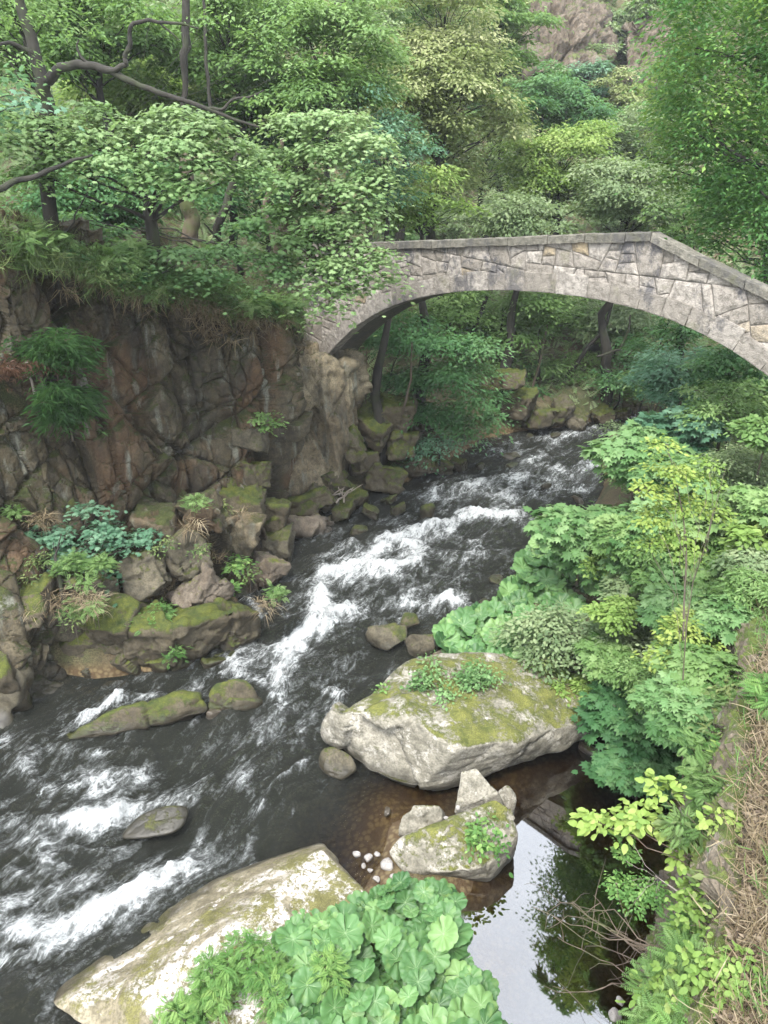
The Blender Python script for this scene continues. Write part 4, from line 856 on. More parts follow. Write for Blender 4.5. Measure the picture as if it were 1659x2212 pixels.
for i, (lb, u, v, Y, rx, ry, n, mt_, sz) in enumerate(HT):
    if Y > 31: Y = min(Y, hit(u, v + ry * .8) - .5) if Y < 43 else hit(u, v + ry * .8) - 1.
    if Y > 45: sz *= Y / 45
    sz *= 1.2
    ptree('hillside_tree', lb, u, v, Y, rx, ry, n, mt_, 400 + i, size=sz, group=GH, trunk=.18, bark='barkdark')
r = RS(77)
for i in range(120):
    u, v = r.uniform(760, 1500), r.uniform(-40, 520); Y = hit(u, v, 26.); R = r.uniform(26, 52)
    if 1120 < u < 1340 and v < 140 and i % 3 or 1340 < u < 1470 and v < 200 and i % 2: continue
    if Y > 110: continue
    if i % 4 == 3: R *= .6
    ptree('hillside_shrub', 'one of the many low shrubs covering the far slope above the bridge', u, v, Y - .3, R, R * .8, 7, ['grey', 'grey', 'maple', 'bluish', 'olive'][i % 5], 3000 + i, size=.0040 * Y + .02, group='shrubs covering the far slope', trunk=.05, bark='barkdark', twigs=0)
# dense left-hand wood
GLW = 'broadleaf trees of the left-hand wood'
LT = [
 ('tall green tree at the top centre-left with hanging leaf sprays', 700, 130, 21, 150, 170, 34, 'maple', .12),
 ('green tree with a thin straight double stem in the upper left', 480, 100, 22, 150, 160, 34, 'maple', .12),
 ('light green tree behind the twisted oak limb', 330, 250, 24, 170, 110, 30, 'yellowgreen', .13),
 ('pale green crown in the top left corner', 200, 60, 21, 160, 110, 26, 'maple', .13),
 ('green crown at the upper left edge', 20, 60, 17, 120, 130, 22, 'maple', .11),
 ('bluish-green crown between the tall tree and the olive tree', 830, 330, 20, 90, 120, 22, 'bluish', .11),
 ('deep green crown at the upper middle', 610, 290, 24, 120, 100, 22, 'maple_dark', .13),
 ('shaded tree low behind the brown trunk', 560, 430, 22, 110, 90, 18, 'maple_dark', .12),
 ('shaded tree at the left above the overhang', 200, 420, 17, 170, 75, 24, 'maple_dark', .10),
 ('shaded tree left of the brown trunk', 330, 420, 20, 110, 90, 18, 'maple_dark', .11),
 ('mid-green tree far behind the straight double stem', 560, 30, 30, 140, 110, 24, 'grey', .15),
 ('far light green tree filling the gap left of the olive tree', 800, 120, 34, 90, 150, 20, 'grey', .15),
 ('far green tree behind the pale top-left crown', 330, 90, 32, 160, 120, 22, 'grey', .16)]
for i, (lb, u, v, Y, rx, ry, n, mt_, sz) in enumerate(LT):
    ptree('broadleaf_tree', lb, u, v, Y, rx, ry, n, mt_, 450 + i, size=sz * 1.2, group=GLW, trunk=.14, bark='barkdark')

# under the bridge
GU = 'trees and bushes over the water beyond the arch'
def bpads(L, Y, flat=.4): return [pad(u, v, Y + dy, r_, flat, t_) for u, v, dy, r_, t_ in L]
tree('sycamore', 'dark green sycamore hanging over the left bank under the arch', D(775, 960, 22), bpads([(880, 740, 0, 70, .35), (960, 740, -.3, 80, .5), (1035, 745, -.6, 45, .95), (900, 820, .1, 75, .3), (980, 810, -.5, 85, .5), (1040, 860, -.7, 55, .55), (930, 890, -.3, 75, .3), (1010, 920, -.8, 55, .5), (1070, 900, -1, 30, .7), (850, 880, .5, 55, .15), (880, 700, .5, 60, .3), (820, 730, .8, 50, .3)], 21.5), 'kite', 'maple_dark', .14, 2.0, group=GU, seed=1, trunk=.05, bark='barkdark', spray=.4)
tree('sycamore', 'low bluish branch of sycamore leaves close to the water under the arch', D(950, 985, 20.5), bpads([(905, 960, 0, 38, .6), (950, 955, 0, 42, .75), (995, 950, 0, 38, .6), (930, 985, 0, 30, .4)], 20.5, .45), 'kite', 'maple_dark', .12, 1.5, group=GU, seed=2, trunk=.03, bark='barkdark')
for i, (lb, u, v, Y, rx, ry, n, mt_) in enumerate([
   ('mid-green tree behind the arch crown', 1080, 690, 27, 90, 60, 16, 'maple'), ('light green tree in the middle of the arch opening', 1190, 690, 29, 90, 65, 16, 'maple'), ('green tree behind the leaning trunk', 1270, 760, 31, 85, 70, 14, 'maple_dark'),
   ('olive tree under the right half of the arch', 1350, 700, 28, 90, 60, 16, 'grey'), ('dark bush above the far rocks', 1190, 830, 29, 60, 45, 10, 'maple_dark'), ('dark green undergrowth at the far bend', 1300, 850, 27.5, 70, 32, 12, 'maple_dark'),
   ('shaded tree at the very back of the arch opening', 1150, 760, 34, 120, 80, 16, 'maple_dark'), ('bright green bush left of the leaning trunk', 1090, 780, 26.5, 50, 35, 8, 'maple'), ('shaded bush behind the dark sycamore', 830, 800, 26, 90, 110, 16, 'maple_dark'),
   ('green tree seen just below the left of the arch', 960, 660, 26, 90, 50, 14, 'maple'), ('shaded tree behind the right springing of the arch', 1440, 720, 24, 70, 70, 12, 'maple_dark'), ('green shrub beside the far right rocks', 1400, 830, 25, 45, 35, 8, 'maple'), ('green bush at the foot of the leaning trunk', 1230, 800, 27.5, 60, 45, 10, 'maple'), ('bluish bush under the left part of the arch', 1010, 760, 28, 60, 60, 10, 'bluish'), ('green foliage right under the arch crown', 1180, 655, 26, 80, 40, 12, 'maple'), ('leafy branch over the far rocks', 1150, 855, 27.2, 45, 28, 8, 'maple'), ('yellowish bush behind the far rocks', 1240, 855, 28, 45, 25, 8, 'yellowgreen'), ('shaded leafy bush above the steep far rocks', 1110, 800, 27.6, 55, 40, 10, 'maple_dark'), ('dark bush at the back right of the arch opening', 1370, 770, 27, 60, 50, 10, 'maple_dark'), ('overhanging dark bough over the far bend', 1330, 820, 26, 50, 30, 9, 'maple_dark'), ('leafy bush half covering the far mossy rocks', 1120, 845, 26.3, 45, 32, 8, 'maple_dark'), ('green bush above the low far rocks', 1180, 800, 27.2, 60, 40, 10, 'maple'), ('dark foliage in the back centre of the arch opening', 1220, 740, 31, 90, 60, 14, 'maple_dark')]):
    ptree('riverside_tree', lb, u, v, Y, rx, ry, n, mt_, 500 + i, size=.15, group=GU, trunk=.045, bark='barkdark')
def bare_trunk(label, pts, rads, mat='barkdark', group='bare trunks seen among the leaves', name='tree_trunk'):
    p = np.array([D(*q) for q in pts]); n = 4; t_ = np.linspace(0, len(p) - 1, (len(p) - 1) * n + 1); q = np.stack([np.interp(t_, np.arange(len(p)), p[:, k]) for k in range(3)], -1)
    q[1:-1] += RS(len(label)).normal(size=(len(q) - 2, 3)) * np.interp(t_, np.arange(len(p)), rads)[1:-1, None] * .3
    V, F, T = tube(q, np.interp(t_, np.arange(len(p)), rads), 8); o = tag(empty(name, tuple(p[0])), label, 'tree', group); link('trunk', make_mesh('trunk', V - p[0], F, M[mat], smooth=True), o); return o
bare_trunk('leaning curved trunk in the middle of the arch opening', [(1190, 860, 27), (1235, 800, 27), (1275, 745, 26.8), (1310, 700, 26.6), (1322, 655, 26.5)], [.085, .08, .07, .06, .05], 'barkdark')
bare_trunk('thin pale stem left of the leaning trunk', [(1150, 840, 26), (1170, 760, 26), (1185, 690, 26)], [.045, .04, .03], 'barkbrown')
bare_trunk('dark upright stump behind the leaning trunk', [(1290, 850, 29), (1288, 790, 29), (1284, 740, 29)], [.28, .25, .22])
bare_trunk('thin curved stem right of the leaning trunk', [(1290, 770, 26), (1340, 755, 26), (1358, 715, 26), (1362, 680, 26)], [.04, .05, .04, .03])
bare_trunk('slim sapling stem in front of the dark sycamore', [(858, 985, 20.3), (868, 900, 20.3), (888, 820, 20.3), (890, 740, 20.2)], [.035, .035, .03, .02], 'barkbrown')
bare_trunk('second slim stem beside the rock pillar', [(780, 985, 20.4), (790, 880, 20.6), (792, 760, 20.8)], [.02, .02, .015], 'barkbrown')
bare_trunk('dark forked trunk seen just under the arch ring', [(1000, 780, 26), (1030, 700, 26), (1052, 640, 26)], [.09, .08, .07])
bare_trunk('warm brown trunk standing on the cliff top', [(410, 515, 15.6), (405, 450, 15.6), (405, 380, 15.7), (400, 300, 15.8)], [.16, .15, .14, .12], 'barkbrown')
bare_trunk('dark leaning trunk right of the warm brown one', [(462, 525, 15.8), (480, 460, 15.8), (505, 380, 15.9), (520, 300, 16)], [.09, .085, .08, .06])
bare_trunk('paired dark stem near the bridge end', [(590, 520, 17), (570, 450, 17), (600, 380, 17), (610, 300, 17)], [.07, .07, .06, .05], 'barkbrown')
bare_trunk('thin straight stem rising at the upper left', [(455, 240, 19), (447, 150, 19), (443, 60, 19), (440, -20, 19)], [.045, .04, .035, .03])
bare_trunk('thicker straight stem beside the thin one at the top', [(395, 260, 19.5), (398, 180, 19.5), (400, 100, 19.5), (402, -20, 19.5)], [.05, .07, .10, .08])
# driftwood roots on the far bank
L = []; r = RS(8)
for k in range(9):
    a = D(1205 + r.randint(-25, 70), 905 + r.randint(-18, 5), 26.0); L.append(limb(a, a + np.array([r.uniform(-.9, .9), r.uniform(-.3, .3), r.uniform(.0, .5)]), .04, .015, r, .1, 7, .2))
V, F, T = joinm(L); tag(link('driftwood', make_mesh('driftwood', V, F, M['twig'], smooth=True)), 'tangle of pale driftwood roots on the far bank', 'driftwood')
L = []
for k in range(6):
    a = G(735 + r.randint(-25, 20), 1075 + r.randint(-15, 15), .5); L.append(limb(a, a + np.array([r.uniform(-.2, .7), r.uniform(-.3, .3), r.uniform(.1, .5)]), .025, .01, r, .1, 7, .2))
V, F, T = joinm(L); tag(link('driftwood', make_mesh('driftwood', V, F, M['twig'], smooth=True)), 'few pale roots between the pillar foot and mossy boulders', 'driftwood')

# ------------------------------------------------------------------ near left: twisted oak and the layered maples on the cliff
def tb(pts, rads, seed=0, k=8):
    p = np.array([D(*q) for q in pts]); m = len(p); t_ = np.linspace(0, m - 1, (m - 1) * 4 + 1); q = np.stack([np.interp(t_, np.arange(m), p[:, j]) for j in range(3)], -1)
    rr = np.interp(t_, np.arange(m), rads) * .78; q[1:-1] += RS(seed).normal(size=(len(q) - 2, 3)) * rr[1:-1, None] * .35; q[1:-1] = (q[:-2] + 2 * q[1:-1] + q[2:]) / 4; return tube(q, rr, k)
oak = [tb([(100, 560, 13.2), (98, 400, 13.2), (98, 240, 13.1), (95, 190, 13.0), (85, 130, 13), (60, 60, 13), (40, -30, 13)], [.16, .15, .14, .14, .12, .10, .08]),
       tb([(98, 175, 13.0), (120, 148, 12.9), (160, 138, 12.8), (200, 142, 12.7), (240, 155, 12.6), (290, 182, 12.5), (340, 200, 12.5), (380, 212, 12.5), (440, 232, 12.6), (500, 255, 12.6), (560, 275, 12.7)], [.11, .09, .08, .075, .07, .055, .05, .045, .04, .03, .02], 1),
       tb([(235, 152, 12.6), (262, 146, 12.5), (275, 138, 12.5), (268, 120, 12.5), (284, 100, 12.5), (278, 70, 12.5), (288, 50, 12.5), (320, 44, 12.5), (345, 50, 12.5), (390, 50, 12.5), (430, 62, 12.5)], [.05, .048, .045, .045, .045, .04, .038, .034, .03, .025, .015], 2),
       tb([(200, 142, 12.7), (175, 125, 12.7), (165, 100, 12.7), (170, 85, 12.7)], [.03, .025, .02, .012], 3),
       tb([(345, 50, 12.5), (370, 70, 12.5), (388, 88, 12.5)], [.018, .014, .01], 4), tb([(450, 235, 12.6), (480, 238, 12.6), (505, 212, 12.6), (540, 210, 12.6), (570, 195, 12.6)], [.03, .028, .024, .02, .012], 5),
       tb([(85, 130, 13), (60, 110, 12.9), (20, 90, 12.8), (-40, 110, 12.8)], [.06, .045, .035, .02], 6), tb([(-60, 440, 11.5), (0, 408, 11.5), (40, 392, 11.6), (90, 375, 11.8), (150, 350, 12), (200, 335, 12.2)], [.07, .06, .05, .045, .03, .018], 7),
       tb([(98, 300, 13.1), (60, 200, 13), (20, 130, 12.9)], [.05, .04, .02], 8)]
tree('oak_tree', 'old oak with long dark twisted limb reaching across the upper left', D(100, 560, 13.2), bpads([(30, 40, 0, 55, .5), (120, 40, .3, 45, .6), (50, 130, -.3, 40, .45), (200, 70, .3, 28, .55), (330, 30, 0, 35, .5), (430, 40, 0, 40, .4), (560, 210, 0, 45, .45), (620, 150, .2, 50, .5), (500, 30, .2, 45, .5), (30, 190, -.3, 35, .75), (-20, 250, -.5, 60, .6), (560, 90, .5, 40, .5), (600, 30, .5, 50, .5)], 12.8, .5), 'kite', 'maple', .085, .55, seed=11, trunk=.02, bark='barkdark', extra=oak, twigs=1, spray=.28, lps=20, top=8.)
def lay(L, Y, flat=.2): return [pad(u, v, Y + dy, r_, flat, t_) for u, v, r_, t_, dy in L]
GN = 'maples and limes leaning out over the cliff'
tree('maple_tree', 'pale layered maple whose boughs hang in front of the left bridge end', D(600, 540, 16.4), lay([(640, 255, 62, .85, 0), (720, 250, 65, .95, 0), (790, 300, 60, .9, -.3), (700, 320, 70, .75, -.3), (800, 370, 48, .9, -.5), (740, 400, 62, .7, -.6), (650, 380, 58, .55, -.2), (620, 450, 50, .3, -.2), (700, 470, 62, .5, -.6), (770, 470, 45, .65, -.8), (790, 560, 40, .75, -1.2), (730, 560, 48, .6, -1), (700, 620, 40, .65, -1.4), (745, 620, 30, .8, -1.4), (680, 560, 46, .4, -.8), (710, 665, 20, .75, -1.5), (640, 510, 50, .35, -.5), (590, 330, 50, .6, .2), (800, 440, 35, .6, -.6), (770, 525, 40, .6, -1.), (825, 545, 30, .75, -1.3), (835, 600, 22, .8, -1.4), (760, 590, 34, .55, -1.2), (700, 580, 36, .4, -1.)], 15.2), 'maple', 'lime', .088, 2.2, group=GN, seed=12, trunk=.12, bark='barkbrown', spray=.32, lps=40, flat=.22, droop=.5)
tree('maple_tree', 'yellow-green layered boughs across the middle of the upper left', D(330, 520, 14.2), lay([(90, 260, 60, .7, -.4), (190, 290, 62, .75, -.4), (290, 270, 60, .8, -.3), (380, 240, 60, .75, 0), (440, 270, 62, .85, -.2), (500, 310, 52, .8, -.2), (380, 310, 65, .65, -.6), (250, 340, 62, .55, -.7), (450, 350, 60, .45, -.6), (130, 340, 60, .45, -.7), (30, 300, 60, .75, -.7), (330, 380, 55, .35, -.8), (540, 370, 48, .35, -.2), (60, 370, 55, .35, -.8), (420, 400, 48, .3, -.8), (20, 240, 50, .6, -.4), (190, 230, 45, .55, 0)], 13.4), 'maple', 'lime', .080, 2.2, group=GN, seed=13, trunk=.10, bark='barkdark', spray=.3, lps=40, flat=.2, droop=.45)
tree('maple_tree', 'shaded low maple boughs just above the cliff overhang', D(520, 560, 15.4), lay([(300, 540, 55, .5, -.6), (400, 545, 60, .65, -.5), (480, 540, 60, .6, -.3), (560, 555, 55, .55, -.3), (350, 590, 45, .45, -.9), (450, 590, 50, .5, -.8), (620, 590, 48, .5, -.4), (540, 480, 50, .35, .3), (250, 500, 45, .3, -.2), (150, 470, 55, .35, -.4), (60, 480, 55, .3, -.8)], 14.8), 'maple', 'bluish', .08, 1.9, group=GN, seed=14, trunk=.05, bark='barkdark', spray=.3, lps=34, flat=.22, droop=.4)
tree('maple_tree', 'pale bluish bough entering at the left edge high up', D(-150, 480, 12.2), lay([(0, 210, 50, .85, 0), (60, 225, 38, .75, 0), (-60, 260, 60, .6, 0), (10, 160, 35, .7, 0)], 11.6), 'maple', 'bluish', .09, 1., group=GN, seed=15, trunk=.06, bark='barkdark', spray=.28, lps=20)

# small plants on the cliff
tree('maple_sapling', 'bluish maple sapling growing on the ledge at the left', G(130, 1262, 1.75), lay([(40, 1165, 45, .55, -.2), (110, 1150, 45, .6, 0), (190, 1100, 38, .75, .2), (220, 1140, 45, .65, .1), (270, 1165, 42, .6, .1), (160, 1190, 50, .6, -.2), (40, 1230, 45, .45, -.5), (200, 1230, 42, .5, -.3), (240, 1250, 35, .4, -.4), (100, 1225, 35, .45, -.3), (-20, 1180, 45, .5, -.4), (320, 1150, 28, .6, .2)], 12.1, .18), 'maple', 'maple_dark', .085, 1.7, cat='sapling', seed=16, trunk=.03, bark='barkdark', spray=.22, lps=18, flat=.2, droop=.4)
def shrub(name, label, u, v, Y, rx, ry, mat, size, leaf='kite', n=9, seed=0, group=None, cat='shrub', dens=1.1, **k):
    c = D(u, v, Y); R = px(u, v, Y, rx); H = 2 * px(u, v, Y, ry); r = RS(seed); k.setdefault('spray', max(.08, R * .26))
    return tree(name, label, (c[0], c[1] + .05, c[2] - H * .62), autopads(c, R * .95, H * .9, n, r, .6, .33), leaf, mat, size, dens, cat, group, seed, max(.008, R * .03), k.pop('bark', 'bark'), **k)
shrub('yew_bush', 'dark yew bush hanging from the cliff with long dark green needles', 140, 870, 12.0, 66, 40, 'yew', .15, 'needle', 14, 21, cat='bush', lps=20, flat=.6, droop=.8)
shrub('yew_bush', 'darker yew bough above the hanging one with reddish dead tips', 110, 745, 12.3, 88, 34, 'yew', .14, 'needle', 12, 22, cat='bush', lps=20, flat=.5, droop=.8)
shrub('dead_branch', 'rust-red dead foliage between the two yew boughs', 60, 790, 12.1, 75, 30, 'brownleaf', .09, 'needle', 8, 23, cat='branch', lps=30, dens=.8, bark='twig')
GF = 'small green plants rooted in the rocks'
for i, (lb, u, v, Y, rx, ry, mt_, sz, lf) in enumerate([
  ('pale green fern on the cliff corner above the river', 572, 905, 15.2, 32, 20, 'maple', .10, 'oval'), ('little fern on the mossy ledge under the grey facet', 325, 1325, 11.3, 38, 16, 'fern', .12, 'frond'), ('leafy weed at the downstream end of the mossy ledge', 490, 1265, 12.7, 26, 40, 'fern', .10, 'oval'),
  ('tuft of leaves in the middle of the mossy ledge front', 372, 1405, 11.0, 18, 16, 'fern', .08, 'frond'), ('tuft of leaves near the tip of the mossy ledge', 520, 1348, 12.0, 16, 14, 'fern', .07, 'frond'), ('green tuft at the right of the sapling on brown rock', 378, 1225, 12.7, 20, 14, 'yellowgreen', .07, 'oval'),
  ('flat green plant on the tilted pink slab', 512, 1215, 13.6, 28, 10, 'fern', .1, 'oval'), ('dark fern below the left sapling stem', 80, 1310, 11.0, 22, 14, 'fern', .09, 'frond'), ('small plant in the crack by the mossy block', 470, 1100, 14.3, 26, 14, 'grass', .08, 'kite'),
  ('bunch of leaves on the pile by the wet boulder', 350, 1320, 11.5, 24, 12, 'maple', .07, 'kite')]):
    shrub('fern', lb, u, v, Y, rx, ry, mt_, sz, lf, 5, 600 + i, GF, 'plant', 1.0, spray=.12, lps=8)

# grass and moss tufts
def tufts(name, P, L, seed, mat, n=26, spread=.1, hang=0., stiff=.6, width=1.):
    r = RS(seed); m = len(P); Q = np.repeat(P, n, 0) + r.normal(size=(m * n, 3)) * [spread, spread, spread * .3]; d = r.normal(size=(m * n, 3)) * (1 - stiff) + [0, 0, 1 - 1.7 * hang]
    nn = np.cross(d, r.normal(size=(m * n, 3))); V, F, T = place('blade', Q, nn, d, L * r.uniform(.5, 1.3, m * n), np.clip(r.normal(.5, .25, m * n), 0, 1)); return V, F, T
r = RS(31)
def along(pts, n, jit, r):
    P = np.array([D(*q) for q in pts]); t_ = r.uniform(0, len(P) - 1, n); q = np.stack([np.interp(t_, np.arange(len(P)), P[:, k]) for k in range(3)], -1); return q + r.normal(size=(n, 3)) * jit
ov = [(-100, 520, 11.6), (0, 515, 12.2), (120, 560, 12.9), (250, 605, 13.5), (370, 625, 14.7), (470, 650, 15.8), (560, 665, 16.6), (640, 690, 17.8)]
P1 = along(ov, 300, (.15, .35, .12), r); V, F, T = tufts('g', P1, .26, 1, None, 26, .10, .8, .45)
P2 = along([(a, b - 30, c + .5) for a, b, c in ov], 500, (.2, .4, .06), r); v2 = tufts('g', P2, .2, 2, None, 20, .14, .1, .5)
V, F, T = joinm([(V, F, T), v2]); tag(link('grass', make_mesh('grass', V, F, M['grass'], {'tint': T})), 'green grass fringe hanging over the cliff edge', 'grass', None, 'stuff')
P1 = along([(150, 590, 13.0), (300, 640, 13.9), (420, 650, 15.2), (470, 700, 15.6), (540, 690, 16.2), (640, 720, 17.6)], 90, (.15, .15, .16), r); a = tufts('g', P1, .3, 3, None, 22, .08, .85, .5)
P2 = along([(330, 1180, 13.4), (400, 1170, 13.7), (440, 1210, 13.2), (300, 1290, 12.0)], 70, (.15, .15, .1), r); b = tufts('g', P2, .25, 4, None, 26, .08, .3, .4)
V, F, T = joinm([a, b]); tag(link('dry_grass', make_mesh('dry_grass', V, F, M['drygrass'], {'tint': T * .6})), 'brown dead grass hanging in the cliff cracks', 'dry grass', None, 'stuff')
# dry slope on the right
n = 4200; s_ = r.uniform(-1.2, 9.5, n); o_ = np.abs(r.normal(0, .8, n)) + .02; X = W0[0] + WD[0] * s_ + WN[0] * o_; Y = W0[1] + WD[1] * s_ + WN[1] * o_; P1 = np.stack([X, Y, gz(X, Y)], -1)
k = r.rand(n); pat = fbm2(X * 1.2, Y * 1.2, 3, 55); a = tufts('g', P1[pat < .0], .20, 5, None, 8, .09, .25, .2, )
tag(link('dry_grass', make_mesh('dry_grass', a[0], a[1], M['drygrass'], {'tint': a[2]})), 'straw-coloured dry grass on the slope at the right', 'dry grass', None, 'stuff')
b = tufts('g', P1[pat > -.02], .20, 6, None, 9, .08, .1, .3)
tag(link('grass', make_mesh('grass', b[0], b[1], M['fern'], {'tint': b[2]})), 'fresh green grass patches on the dry slope at the right', 'grass', None, 'stuff')
m = 30000; s_ = r.uniform(-1.5, 9.5, m); o_ = np.abs(r.normal(0, 1.0, m)) + .03; X = W0[0] + WD[0] * s_ + WN[0] * o_; Y = W0[1] + WD[1] * s_ + WN[1] * o_; P = np.stack([X, Y, gz(X, Y) + .02], -1)
V, F, T = place('kite', P, np.array([0, 0, 1.]) + r.normal(size=(m, 3)) * .4, r.normal(size=(m, 3)), r.uniform(.03, .09, m), r.rand(m)); tag(link('leaf_litter', make_mesh('leaf_litter', V, F, M['litter'], {'tint': T})), 'brown fallen leaves on the right-hand slope', 'leaf litter', None, 'stuff')
# low undergrowth on the forest floor, beyond counting
m = 60000; Y = r.uniform(13, 60, m) ** 1.0; X = r.uniform(-1, 1, m) * (6 + Y * .62) + 1; dl = edge(LB, Y) - X; dr = X - edge(RB, Y); Z = gz(X, Y)
ok = ((dl > 1) & ((TLx(Y) - X > .9) | (Y > 20))) | (dr > 1.2); X, Y, Z = X[ok], Y[ok], Z[ok]; m = len(X); sz = .10 + .004 * Y
V, F, T = place('frond', np.stack([X, Y, Z], -1), np.array([0, 0, 1.]) + r.normal(size=(m, 3)) * .5, r.normal(size=(m, 3)) + [0, 0, .5], sz * r.uniform(1., 3.2, m), np.clip(.4 + fbm2(X * .3, Y * .3, 3, 2) + r.normal(0, .15, m), 0, 1))
tag(link('undergrowth', make_mesh('undergrowth', V, F, M['grey'], {'tint': T})), 'low green undergrowth carpeting the wooded slopes', 'undergrowth', None, 'stuff')

# ------------------------------------------------------------------ right bank
GR_ = 'shrubs and saplings crowding the right bank'
RBK = [ # label, u, v, Y, rx, ry, mat, leaf, size, pads
 ('broad sycamore leaves leaning over the river at the left tip of the thicket', 1380, 985, 13.2, 80, 60, 'bluish', 'maple', .19, 14),
 ('bluish sycamore just behind the yellow-green sapling', 1480, 930, 13.6, 70, 55, 'bluish', 'maple', .17, 12),
 ('sycamore with large flat leaves in the centre of the thicket', 1260, 1160, 12.6, 95, 70, 'bluish', 'maple', .18, 16),
 ('sycamore right of the thin grey stem', 1560, 1150, 11.0, 75, 75, 'maple', 'maple', .2, 12),
 ('deep green sycamore low in the thicket', 1400, 1240, 11.6, 100, 70, 'bluish', 'maple', .17, 16),
 ('dark sycamore beneath the boulder-side shrub over the pool', 1400, 1560, 8.6, 95, 70, 'maple_dark', 'maple', .15, 14),
 ('dark sycamore sprays dipping to the shaded corner of the pool', 1390, 1660, 8.0, 75, 45, 'maple_dark', 'maple', .14, 9),
 ('grey-green willow shrub above the right end of the huge boulder', 1230, 1370, 10.6, 110, 60, 'grey', 'oval', .075, 14),
 ('grey-green bush between butterbur and the stem', 1360, 1400, 10.0, 110, 80, 'grey', 'oval', .07, 16),
 ('small-leaved bush overhanging the back of the huge boulder', 1220, 1480, 9.9, 70, 45, 'yellowgreen', 'oval', .065, 9),
 ('small-leaved bush by the dark gap over the pool', 1500, 1440, 8.9, 80, 80, 'grey', 'oval', .065, 12),
 ('green bush against the foot of the dry slope', 1590, 1330, 8.9, 65, 90, 'maple', 'oval', .075, 12),
 ('yellow-green hazel at the right edge', 1640, 1180, 9.6, 60, 80, 'yellowgreen', 'oval', .11, 11),
 ('feathery grey-green shrub near the right springing', 1590, 1000, 12.2, 80, 55, 'grey', 'kite', .07, 12),
 ('bush with dense small leaves below the right springing', 1570, 880, 13.6, 100, 55, 'maple', 'kite', .09, 14),
 ('bluish drooping tree under the right side of the arch', 1480, 810, 16.0, 100, 60, 'bluish', 'kite', .11, 16),
 ('dark bush behind the drooping branches under the arch', 1590, 800, 15.0, 80, 60, 'maple_dark', 'kite', .11, 12),
 ('bluish branch trailing towards the far river bend', 1420, 850, 18.5, 60, 40, 'bluish', 'kite', .11, 9),
 ('leafy plant against the right edge under the bridge', 1660, 930, 11.6, 60, 60, 'maple', 'oval', .10, 9),
 ('pale sycamore crown in front of the feathery shrub', 1460, 1040, 12.2, 70, 50, 'bluish', 'maple', .2, 9)]
for i, (lb, u, v, Y, rx, ry, mt_, lf, sz, n) in enumerate(RBK):
    shrub('sapling' if lf == 'maple' else 'bush', lb, u, v, Y, rx, ry, mt_, sz, lf, n, 700 + i, GR_, 'sapling' if lf == 'maple' else 'bush', .95, lps=12 if lf == 'maple' else 26, flat=.35)
tree('alder_sapling', 'slender sapling with yellow-green leaves and a thin upright grey stem', G(1478, 1950, .2), [pad(u, v, Y, r_, .8, t_) for u, v, Y, r_, t_ in [(1430, 960, 8.6, 30, .7), (1450, 1020, 8.6, 45, .75), (1400, 1060, 8.5, 38, .85), (1480, 1090, 8.6, 45, .7), (1420, 1120, 8.5, 42, .75), (1520, 1040, 8.7, 35, .6), (1540, 1110, 8.6, 32, .6), (1470, 1160, 8.4, 35, .5), (1400, 1180, 8.4, 30, .6), (1530, 1000, 8.7, 28, .55), (1440, 1410, 7.8, 40, .65), (1470, 1360, 7.9, 35, .8), (1520, 1400, 7.8, 35, .5)]], 'oval', 'yellow', .06, .8, 'sapling', GR_, 41, .012, 'bark', spray=.13, lps=18, top=5.2,
     extra=[tb([(1478, 1950, 6.4), (1476, 1700, 7.0), (1474, 1500, 7.5), (1478, 1300, 8.0), (1484, 1180, 8.3), (1470, 1080, 8.5), (1440, 960, 8.6)], [.02, .02, .018, .016, .014, .01, .006], 3)])
r = RS(140); lp = []
while len(lp) < 150:
    u, v = r.uniform(1410, 1740), r.uniform(-160, 640); vm = np.interp(u, [1400, 1450, 1500, 1560, 1620, 1660], [120, 240, 400, 500, 580, 610]) + 25 * math.sin(u * .09)
    if v > vm: continue
    Rp = r.uniform(26, 44); lp.append(pad(u, v, 12.8 + 3.0 * r.rand() + .003 * (1659 - u), Rp, 1.25, float(np.clip(.35 + .3 * fbm2(np.array([u * .012]), np.array([v * .012]), 2, 3)[0] * 2 + .12 * r.normal(), .05, .95))))
tree('lime_tree', 'huge drooping green tree filling the upper right edge', (8.8, 13.8, 3.4), lp, 'kite', 'darktree', .10, 1.05, 'tree', None, 801, .2, 'barkdark', spray=.34, lps=34, flat=.55, droop=.9, twigs=0, top=12., every=9)
ptree('lime_tree', 'lighter green lower boughs of foliage just above the right parapet', 1575, 440, 16.5, 75, 100, 20, 'darktree', 802, size=.11, base=(9.6, 17.2, 3.8), trunk=.12, bark='barkdark', droop=1.0, spray=.3, lps=30)
ptree('lime_tree', 'yellow-green boughs at the left margin of the drooping tree', 1470, 200, 16.5, 62, 200, 26, 'yellowgreen', 803, size=.11, base=(9.2, 17, 4.2), trunk=.12, bark='barkdark', droop=1.0, spray=.3, lps=26)

